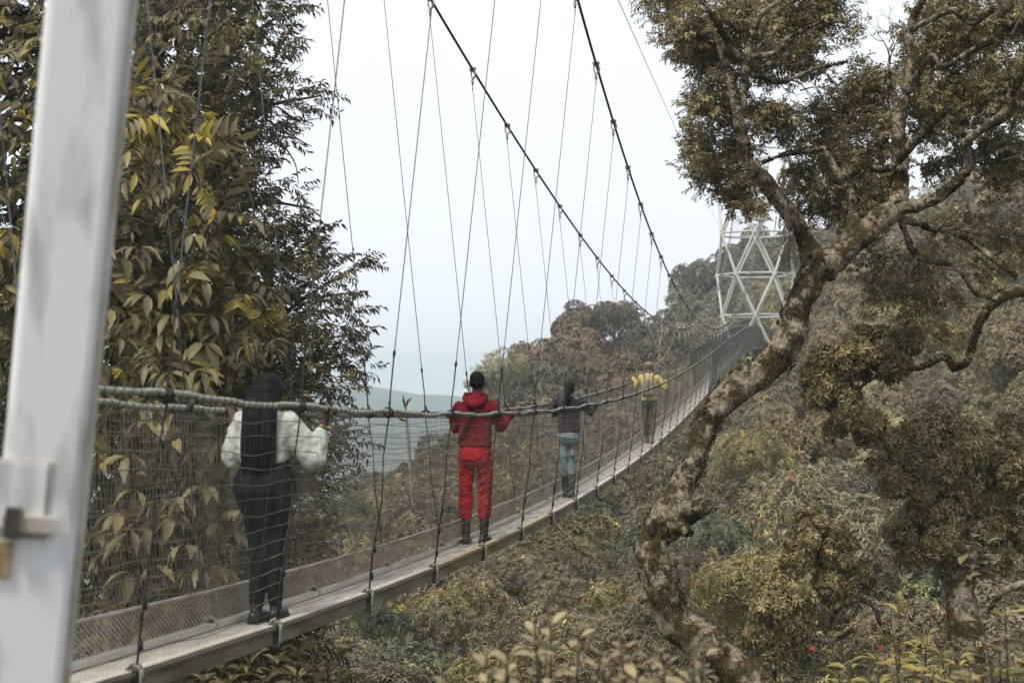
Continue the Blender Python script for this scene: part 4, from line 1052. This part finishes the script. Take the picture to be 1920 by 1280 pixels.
M['vest'] = cloth('grey_green_backpack', (.15, .145, .11), (.24, .225, .17))
M['khaki'] = cloth('khaki_trouser_cloth', (.035, .03, .022), (.07, .06, .045))
M['cap'] = cloth('khaki_cap_cloth', (.16, .15, .10), (.24, .22, .15))
M['strap'] = mat('black_strap', (.012, .012, .014), .7)[0]
M['gold'] = mat('gold_band', (.7, .45, .12), .3, 1)[0]
M['grey_boot'] = cloth('grey_boot_leather', (.10, .09, .08), (.20, .18, .16))

def ell(m, c, r, rot=None, seg=16, rings=10):
    c = Vector(c); V = []; Fc = []
    for i in range(rings + 1):
        th = PI * i / rings
        for k in range(seg):
            v = Vector((r[0] * math.sin(th) * math.cos(2 * PI * k / seg), r[1] * math.sin(th) * math.sin(2 * PI * k / seg), r[2] * math.cos(th)))
            V.append(c + (rot @ v if rot else v))
    for i in range(rings):
        for k in range(seg):
            a = i * seg + k; b_ = i * seg + (k + 1) % seg
            Fc.append((a, a + seg, b_ + seg, b_))
    m.add(V, Fc)
def capsule(m, P, r, seg=14):
    P = [Vector(p) for p in P]
    rr = list(r) if hasattr(r, '__len__') else [r] * len(P)
    a = (P[0] - P[1]).normalized(); b_ = (P[-1] - P[-2]).normalized()
    pre = [(P[0] + a * rr[0] * s, rr[0] * math.sqrt(max(0, 1 - s * s))) for s in (.97, .75, .4)]
    post = [(P[-1] + b_ * rr[-1] * s, rr[-1] * math.sqrt(max(0, 1 - s * s))) for s in (.4, .75, .97)]
    Q = [p for p, _ in pre] + P + [p for p, _ in post]; Rr = [q for _, q in pre] + rr + [q for _, q in post]
    m.tube(Q, Rr, seg)
def loft(m, rings, seg=22):
    """rings: (x, y, z, rx, ry)"""
    V = []; n = len(rings)
    for x, y, z, rx, ry in rings:
        for k in range(seg):
            a = 2 * PI * k / seg; ca, sa = math.cos(a), math.sin(a)
            V.append((x + rx * math.copysign(abs(ca) ** .85, ca), y + ry * math.copysign(abs(sa) ** .85, sa), z))
    Fc = [(i * seg + k, i * seg + (k + 1) % seg, (i + 1) * seg + (k + 1) % seg, (i + 1) * seg + k) for i in range(n - 1) for k in range(seg)]
    Fc += [tuple(range(seg - 1, -1, -1)), tuple((n - 1) * seg + k for k in range(seg))]
    m.add(V, Fc)
fold_tex = bpy.data.textures.new('cloth_folds', 'CLOUDS'); fold_tex.noise_scale = .085; fold_tex.noise_depth = 2
def solid(m, name, mt, parent, voxel=.009, smooth=8, fold=0, label=None):
    """fuse overlapping closed shapes into one continuous skin"""
    tmp = m.build(name, mt, None, True)
    rm = tmp.modifiers.new('remesh', 'REMESH'); rm.mode = 'VOXEL'; rm.voxel_size = voxel; rm.use_smooth_shade = True
    sm = tmp.modifiers.new('smooth', 'SMOOTH'); sm.factor = .5; sm.iterations = smooth
    if fold:
        dp = tmp.modifiers.new('folds', 'DISPLACE'); dp.texture = fold_tex; dp.strength = fold; dp.mid_level = .5; dp.texture_coords = 'LOCAL'
    bpy.context.view_layer.update()
    me = bpy.data.meshes.new_from_object(tmp.evaluated_get(bpy.context.evaluated_depsgraph_get())); me.name = name
    bpy.data.objects.remove(tmp)
    if not me.materials: me.materials.append(mt)
    me.polygons.foreach_set('use_smooth', [True] * len(me.polygons))
    o = link(name, me, parent)
    if label: o['label'] = label
    return o

def hand(m, wrist, rail, side, k=1.0):
    """palm on the rail, four fingers curled over its outside, thumb underneath on the inside"""
    wv, rv = Vector(wrist), Vector(rail); s = side
    palm = rv + Vector((-s * .012, 0, .034))
    capsule(m, [wv, wv.lerp(palm, .6)], [.028 * k, .027 * k], 10)
    ell(m, palm, (.042 * k, .043 * k, .017 * k), None, 12, 8)
    capsule(m, [wv.lerp(palm, .55), palm], [.026 * k, .022 * k], 10)
    for i, L in enumerate((.82, .95, 1.0, .9)):
        y = (-.036 + i * .0245) * k
        b0 = palm + Vector((s * .022, y, .004)); b1 = b0 + Vector((s * .030 * L, 0, -.006)); b2 = b1 + Vector((s * .012, 0, -.026 * L)); b3 = b2 + Vector((-s * .010, 0, -.020 * L))
        capsule(m, [b0, b1, b2, b3], [.0092 * k, .0088 * k, .0082 * k, .007 * k], 8)
    t0 = palm + Vector((-s * .018, .034 * k, -.002)); t1 = t0 + Vector((-s * .018, .022, -.018)); t2 = t1 + Vector((s * .004, .012, -.026))
    capsule(m, [t0, t1, t2], [.0125 * k, .011 * k, .009 * k], 8)

def head(m, c, yaw=0, pitch=0, k=1.0):
    """c = centre of the head; faces +Y"""
    Rm = Matrix.Rotation(yaw, 3, 'Z') @ Matrix.Rotation(pitch, 3, 'X'); c = Vector(c)
    def q(v): return c + Rm @ (Vector(v) * k)
    ell(m, q((0, -.012, .022)), (.077 * k, .096 * k, .092 * k), Rm)
    ell(m, q((0, .022, -.045)), (.058 * k, .068 * k, .072 * k), Rm)
    ell(m, q((0, .058, -.092)), (.026 * k, .022 * k, .02 * k), Rm)
    ell(m, q((0, .093, -.018)), (.015 * k, .024 * k, .024 * k), Rm)       # nose
    ell(m, q((0, .080, -.062)), (.026 * k, .014 * k, .010 * k), Rm)       # mouth
    for s in (-1, 1):
        ell(m, q((s * .080, -.005, -.012)), (.011 * k, .020 * k, .032 * k), Rm)
        ell(m, q((s * .032, .078, .006)), (.018 * k, .014 * k, .010 * k), Rm)
    return q, Rm

def person(name_label, y, off, J, k):
    base = BP(y, off, -.033)
    e = empty('person', base, -PHI); tag(e, name_label, 'person'); e.scale = (k, k, k); return e

def arms(m, J, ru, rf, end=1.0):
    for s in ('L', 'R'):
        sh, el_, wr = Vector(J['sh' + s]), Vector(J['el' + s]), Vector(J['wr' + s])
        w_ = el_.lerp(wr, end)
        capsule(m, [sh, sh.lerp(el_, .5), el_], [ru * 1.12, ru, ru * .86]); capsule(m, [el_, el_.lerp(w_, .35), w_], [rf, rf * .98, rf * .78])
def legs(m, J, rt, rk, rc, ra, z_end=None):
    for s in ('L', 'R'):
        h, kn, an = Vector(J['hp' + s]), Vector(J['kn' + s]), Vector(J['an' + s])
        if z_end is not None: an = kn.lerp(an, (kn.z - z_end) / max(.01, kn.z - an.z))
        capsule(m, [h, h.lerp(kn, .5), kn], [rt, rt * .86, rk]); capsule(m, [kn, kn.lerp(an, .35), an], [rk, rc, ra])

def boots(e, J, mt, top, r, name='boot', k=1.0):
    for s in ('L', 'R'):
        an = Vector(J['an' + s]); kn = Vector(J['kn' + s]); m = MB()
        tp = kn.lerp(an, (kn.z - top) / (kn.z - an.z))
        capsule(m, [tp, tp.lerp(an, .5), an], [r, r * .93, r * .80])
        fy = J.get('toe' + s, 0)
        Rm = Matrix.Rotation(fy, 3, 'Z')
        ell(m, an + Rm @ Vector((0, .07, -an.z + .042)), (.046 * k, .125 * k, .042), Rm)
        ell(m, an + Rm @ Vector((0, -.03, -an.z + .045)), (.042 * k, .055 * k, .048), Rm)
        b0 = an + Rm @ Vector((0, .05, -an.z + .012)); m.box(b0, (.085 * k, .25 * k, .024), Rm)
        solid(m, name, mt, e, .009, 4)

def body(e, J, mt, k=1.0, vox=.008, hk=1.0, neck=.052):
    m = MB()
    q, Rm = head(m, J['head'], J.get('yaw', 0), J.get('nod', 0), hk)
    capsule(m, [Vector(J['neck']), Vector(J['head']) + Vector((0, -.01, -.05))], [neck * 1.15, neck])
    sz = (J['shL'][2] + J['shR'][2]) / 2; hz = J['hpL'][2]; cx, cy_ = J['neck'][0], J['neck'][1]
    hx, hy = (J['hpL'][0] + J['hpR'][0]) / 2, (J['hpL'][1] + J['hpR'][1]) / 2
    loft(m, [(hx, hy, hz - .05, .10 * k, .07 * k), (hx, hy, hz + .05, .14 * k, .09 * k), (hx * .6 + cx * .4, hy * .6 + cy_ * .4, hz + .22, .115 * k, .08 * k), (cx, cy_, sz - .12, .145 * k, .09 * k), (cx, cy_, sz, .14 * k, .075 * k), (cx, cy_, sz + .06, .06, .055)])
    arms(m, J, .040 * k, .034 * k)
    legs(m, J, .066 * k, .046 * k, .046 * k, .032 * k)
    for s, sg in (('L', -1), ('R', 1)):
        if J.get('hand' + s): hand(m, J['wr' + s], J['hand' + s], sg)
        ell(m, Vector(J['an' + s]) + Vector((0, .06, -J['an' + s][2] + .045)), (.038, .10, .036))
    return solid(m, 'body', mt, e, vox, 3), q, Rm

RX = WD / 2 + FLARE           # rail distance from the bridge centre line
# 1. man in red
J = dict(head=(.015, .03, 1.665), neck=(.01, .0, 1.50), nod=-.10, shL=(-.165, .01, 1.405), shR=(.175, .01, 1.41), elL=(-.235, .10, 1.19), wrL=(-RX + .02, .33, 1.36),
         elR=(.25, .08, 1.205), wrR=(RX - .035, .30, 1.355), handL=(-RX, .40, HR), handR=(RX, .37, HR), hpL=(-.088, 0, .93), hpR=(.088, 0, .93),
         knL=(-.105, .015, .50), knR=(.092, .05, .50), anL=(-.095, -.02, .085), anR=(.075, .06, .085), toeL=.08, toeR=-.12)
e = person('man in a red hoodie and red trousers with black boots holding the handrail', 14.75, WD / 2, J, 1)
b_, q, Rm = body(e, J, M['skin'], hk=1.0)
m = MB(); ell(m, q((0, -.022, .038)), (.081, .097, .084), Rm); ell(m, q((0, -.05, -.005)), (.074, .066, .062), Rm)
solid(m, 'hair', M['hair'], e, .007, 3, .004)
m = MB()
loft(m, [(0, 0, .995, .165, .122), (0, 0, 1.03, .182, .135), (0, 0, 1.08, .172, .128), (0, .0, 1.20, .168, .12), (.0, .0, 1.33, .19, .125), (.005, .0, 1.40, .20, .115), (.005, .0, 1.455, .165, .095), (.01, .01, 1.50, .10, .08), (.01, .01, 1.545, .06, .065)])
arms(m, J, .067, .054, .93)
for s, sg in (('L', -1), ('R', 1)):
    el_, wr = Vector(J['el' + s]), Vector(J['wr' + s]); ell(m, el_.lerp(wr, .90), (.040, .044, .040))
o = solid(m, 'hoodie', M['red_hoodie'], e, .009, 7, .034)
m = MB()
loft(m, [(0, 0, .985, .150, .112), (0, 0, 1.008, .168, .124), (0, 0, 1.028, .150, .11)]); solid(m, 'hem', M['red_hoodie'], o, .008, 3)
m = MB()                                                              # hood lying on the back
for a, rr_ in zip(np.linspace(-.25, PI + .25, 15), [.022, .03, .036, .04, .042, .043, .044, .045, .044, .043, .042, .04, .036, .03, .022]):
    pass
P = [Vector((.01 + .105 * math.cos(a), -.055 - .075 * math.sin(a) ** 2, 1.525 - .085 * math.sin(a))) for a in np.linspace(-.35, PI + .35, 15)]
capsule(m, P, [.022, .028, .033, .036, .038, .040, .042, .043, .042, .040, .038, .036, .033, .028, .022])
ell(m, (.01, -.075, 1.475), (.095, .045, .07)); 
P = [Vector((.01 + .075 * math.cos(a), .01 + .065 * math.sin(a), 1.545 - .012 * math.sin(a))) for a in np.linspace(PI + .6, 2 * PI - .6 + 0, 12)]
capsule(m, P, .022)
solid(m, 'hood', M['red_hoodie'], o, .008, 4, .012)
m = MB()
loft(m, [(0, 0, .80, .150, .112), (0, -.012, .88, .178, .142), (0, -.01, .95, .172, .135), (0, 0, 1.02, .158, .118), (0, 0, 1.05, .155, .112)])
legs(m, J, .092, .072, .074, .066, .30)
solid(m, 'trousers', M['red_trousers'], e, .009, 6, .034)
boots(e, J, M['rubber'], .33, .056)
m = MB()                                                              # strap across the back
for pz in [0]:
    P = catmull([(.10, .03, 1.50), (.075, -.09, 1.45), (.01, -.142, 1.36), (-.06, -.145, 1.25), (-.13, -.12, 1.12), (-.175, -.04, 1.04)], 5)
    m.tube(P, .019, 8, flat=.35)
bag = m.build('shoulder_strap', M['strap'], e, True)

# 2. woman in white blouse
J = dict(head=(0, .05, 1.56), neck=(0, .0, 1.42), nod=-.2, shL=(-.165, .0, 1.34), shR=(.165, .0, 1.34), elL=(-.245, .08, 1.10), wrL=(-.32, .20, 1.37),
         elR=(.31, .06, 1.105), wrR=(RX/.945, .12, 1.365), handL=(-RX/.945, .26, HR/.945), handR=(RX/.945, .15, HR/.945), hpL=(-.075, 0, .90), hpR=(.075, 0, .90),
         knL=(-.045, .03, .48), knR=(.045, .02, .48), anL=(-.045, -.04, .08), anR=(.045, .09, .08))
e = person('woman with long black hair in a white blouse and dark trousers on the bridge', 9.0, WD / 2, J, .945)
b_, q, Rm = body(e, J, M['skin'], k=.95, hk=.95)
m = MB()
loft(m, [(0, 0, 1.055, .150, .115), (0, 0, 1.085, .172, .132), (0, 0, 1.15, .170, .13), (0, 0, 1.27, .178, .122), (0, 0, 1.35, .175, .105), (0, 0, 1.40, .11, .085), (0, 0, 1.435, .06, .06)])
for s in ('L', 'R'):
    sh, el_, wr = Vector(J['sh' + s]), Vector(J['el' + s]), Vector(J['wr' + s])
    capsule(m, [sh, sh.lerp(el_, .4), sh.lerp(el_, .8), el_], [.072, .082, .098, .094])
    capsule(m, [el_, el_.lerp(wr, .35), el_.lerp(wr, .62)], [.092, .076, .045])
solid(m, 'blouse', M['blouse'], e, .009, 6, .03)
m = MB()
loft(m, [(0, 0, .66, .125, .10), (0, -.01, .78, .175, .135), (0, -.015, .88, .215, .165), (0, -.008, .96, .212, .15), (0, 0, 1.04, .175, .12), (0, 0, 1.10, .17, .12)])
legs(m, J, .112, .072, .066, .052, .14)
solid(m, 'trousers', M['dark_trousers'], e, .009, 6, .012)
boots(e, J, M['rubber'], .16, .05)
m = MB()
ell(m, q((0, -.015, .015)), (.104, .108, .094), Rm); ell(m, q((0, -.045, -.04)), (.116, .09, .10), Rm)
loft(m, [(0, -.12, 1.06, .05, .02), (0, -.135, 1.12, .095, .03), (0, -.135, 1.28, .108, .034), (0, -.11, 1.38, .112, .045), (0, -.05, 1.48, .118, .065), (0, -.01, 1.53, .10, .08)])
hr_ = solid(m, 'hair', M['hair'], e, .008, 5, .008)
m = MB()
for i in range(230):
    a = random.uniform(-1, 1); c0 = q((a * .098, -.03 - .06 * math.sqrt(1 - a * a * .9), .02 + random.uniform(-.05, .03)))
    x1 = a * .112 + random.uniform(-.012, .012); dp = -.172 + .05 * abs(a) + random.uniform(-.012, .008)
    P = catmull([c0, (a * .118, -.09 - .04 * (1 - abs(a)), 1.46), (x1, dp + .01, 1.32), (x1 * 1.02, dp, 1.16), (x1 + random.uniform(-.015, .015), dp + .01, random.uniform(.98, 1.10))], 3)
    m.tube(P, [.006] * (len(P) - 2) + [.004, .0015], 5, cap=False)
o = m.build('braids', M['hair'], hr_, True)
m = MB(); wc = Vector(J['elR']).lerp(Vector(J['wrR']), .78)
ax_ = (Vector(J['wrR']) - Vector(J['elR'])).normalized(); u_ = ax_.orthogonal().normalized(); v_ = ax_.cross(u_)
m.tube([wc + (u_ * math.cos(a) + v_ * math.sin(a)) * .037 for a in np.linspace(0, 2 * PI, 17)], .004, 6)
m.build('bracelet', M['gold'], e, True)

# 3. woman in dark jacket and jeans
J = dict(head=(0, .05, 1.565), neck=(0, .0, 1.43), nod=-.1, shL=(-.165, .0, 1.36), shR=(.17, .02, 1.36), elL=(-.24, .16, 1.20), wrL=(-RX + .03, .34, 1.34),
         elR=(.29, .16, 1.22), wrR=(RX - .02, .38, 1.345), handL=(-RX, .41, HR), handR=(RX, .46, HR), hpL=(-.08, 0, .92), hpR=(.08, 0, .92),
         knL=(-.085, .02, .50), knR=(.05, .05, .50), anL=(-.06, .06, .08), anR=(.045, -.06, .08))
e = person('woman in a dark jacket, torn blue jeans and black boots, ponytail down her back', 20.6, WD / 2, J, 1)
b_, q, Rm = body(e, J, M['skin2'], k=.95, hk=.95, vox=.009)
m = MB()
loft(m, [(0, 0, .93, .17, .128), (0, 0, 1.02, .165, .128), (0, 0, 1.15, .150, .12), (0, 0, 1.28, .178, .125), (0, 0, 1.36, .175, .105), (0, 0, 1.41, .11, .085), (0, .01, 1.46, .062, .062)])
arms(m, J, .062, .05, .95)
solid(m, 'jacket', M['dark_jacket'], e, .01, 6, .02)
m = MB()
loft(m, [(0, 0, .78, .14, .11), (0, -.012, .87, .172, .14), (0, 0, .96, .155, .12)])
legs(m, J, .094, .072, .074, .06, .33)
tr = solid(m, 'jeans', M['jeans'], e, .01, 6, .016)
m = MB(); ell(m, (.055, -.055, .64), (.030, .035, .06)); solid(m, 'torn_patch', M['jeans_tear'], tr, .008, 3)
boots(e, J, M['rubber'], .36, .058)
m = MB(); ell(m, q((0, -.02, .032)), (.082, .098, .088), Rm); ell(m, q((0, -.055, -.01)), (.074, .06, .066), Rm)
capsule(m, catmull([(0, -.06, 1.60), (0, -.125, 1.50), (0, -.145, 1.38), (.005, -.14, 1.26)], 4), list(np.interp(np.linspace(0, 1, 13), [0, .2, .6, 1], [.05, .042, .036, .014])))
solid(m, 'hair', M['hair'], e, .008, 4, .01)

# 4. man in yellow shirt and cap
J = dict(head=(-.03, .04, 1.665), neck=(-.01, .0, 1.50), yaw=1.15, shL=(-.185, .05, 1.44), shR=(.19, -.04, 1.42), elL=(-.30, .10, 1.24), wrL=(-.37, .16, 1.44),
         elR=(.34, -.02, 1.20), wrR=(RX - .01, .10, 1.36), handL=(-RX, .20, HR + .14), handR=(RX, .16, HR), hpL=(-.085, 0, .95), hpR=(.085, 0, .95),
         knL=(-.08, .05, .52), knR=(.07, .0, .52), anL=(-.06, .08, .08), anR=(.06, -.10, .09))
e = person('man in a yellow shirt and khaki cap looking left further along the bridge', 31.2, WD / 2, J, 1)
b_, q, Rm = body(e, J, M['skin2'], hk=1.0, vox=.01)
m = MB()
loft(m, [(0, 0, .93, .175, .13), (0, 0, 1.03, .175, .13), (0, 0, 1.20, .172, .12), (0, 0, 1.33, .195, .125), (0, .0, 1.42, .205, .115), (-.005, .0, 1.475, .155, .095), (-.01, .0, 1.53, .07, .07)])
arms(m, J, .066, .052, .9)
solid(m, 'shirt', M['shirt'], e, .011, 5, .02)
m = MB(); loft(m, [(0, 0, .80, .15, .115), (0, -.01, .88, .172, .138), (0, 0, .97, .16, .12)]); legs(m, J, .098, .076, .076, .066, .20)
solid(m, 'trousers', M['khaki'], e, .011, 5, .016)
boots(e, J, M['grey_boot'], .26, .06)
m = MB(); ell(m, q((0, -.008, .055)), (.088, .105, .072), Rm); ell(m, q((0, .12, .045)), (.07, .07, .010), Rm)
solid(m, 'cap', M['cap'], e, .008, 3)
bp_ = empty('backpack', e.location + Vector((0, 0, .0)), -PHI); tag(bp_, 'grey green backpack worn on the back of the man in yellow', 'backpack')
m = MB(); loft(m, [(0, -.185, 1.02, .12, .05), (0, -.20, 1.07, .145, .075), (0, -.20, 1.25, .14, .075), (0, -.185, 1.38, .11, .055), (0, -.17, 1.42, .06, .03)])
solid(m, 'bag', M['vest'], bp_, .01, 4, .012)
for s in (-1, 1):
    m = MB(); m.tube(catmull([(s * .09, -.13, 1.40), (s * .10, -.10, 1.49), (s * .11, -.02, 1.535), (s * .12, .08, 1.47), (s * .12, .135, 1.36)], 4), .02, 8, flat=.4); m.build('shoulder_strap', M['vest'], bp_, True)

# ------------------------------------------------------------------ haze
hz = bpy.data.materials.new('haze'); hz.use_nodes = True; t = hz.node_tree; t.nodes.clear()
out = t.nodes.new('ShaderNodeOutputMaterial'); pv = t.nodes.new('ShaderNodeVolumePrincipled')
pv.inputs['Color'].default_value = (.80, .93, .97, 1); pv.inputs['Density'].default_value = .0008; pv.inputs['Anisotropy'].default_value = 0.1
t.links.new(pv.outputs[0], out.inputs['Volume'])
m = MB(); m.box((0, 1350, -22), (5400, 3400, 136)); tag(m.build('haze', hz), kind='stuff')
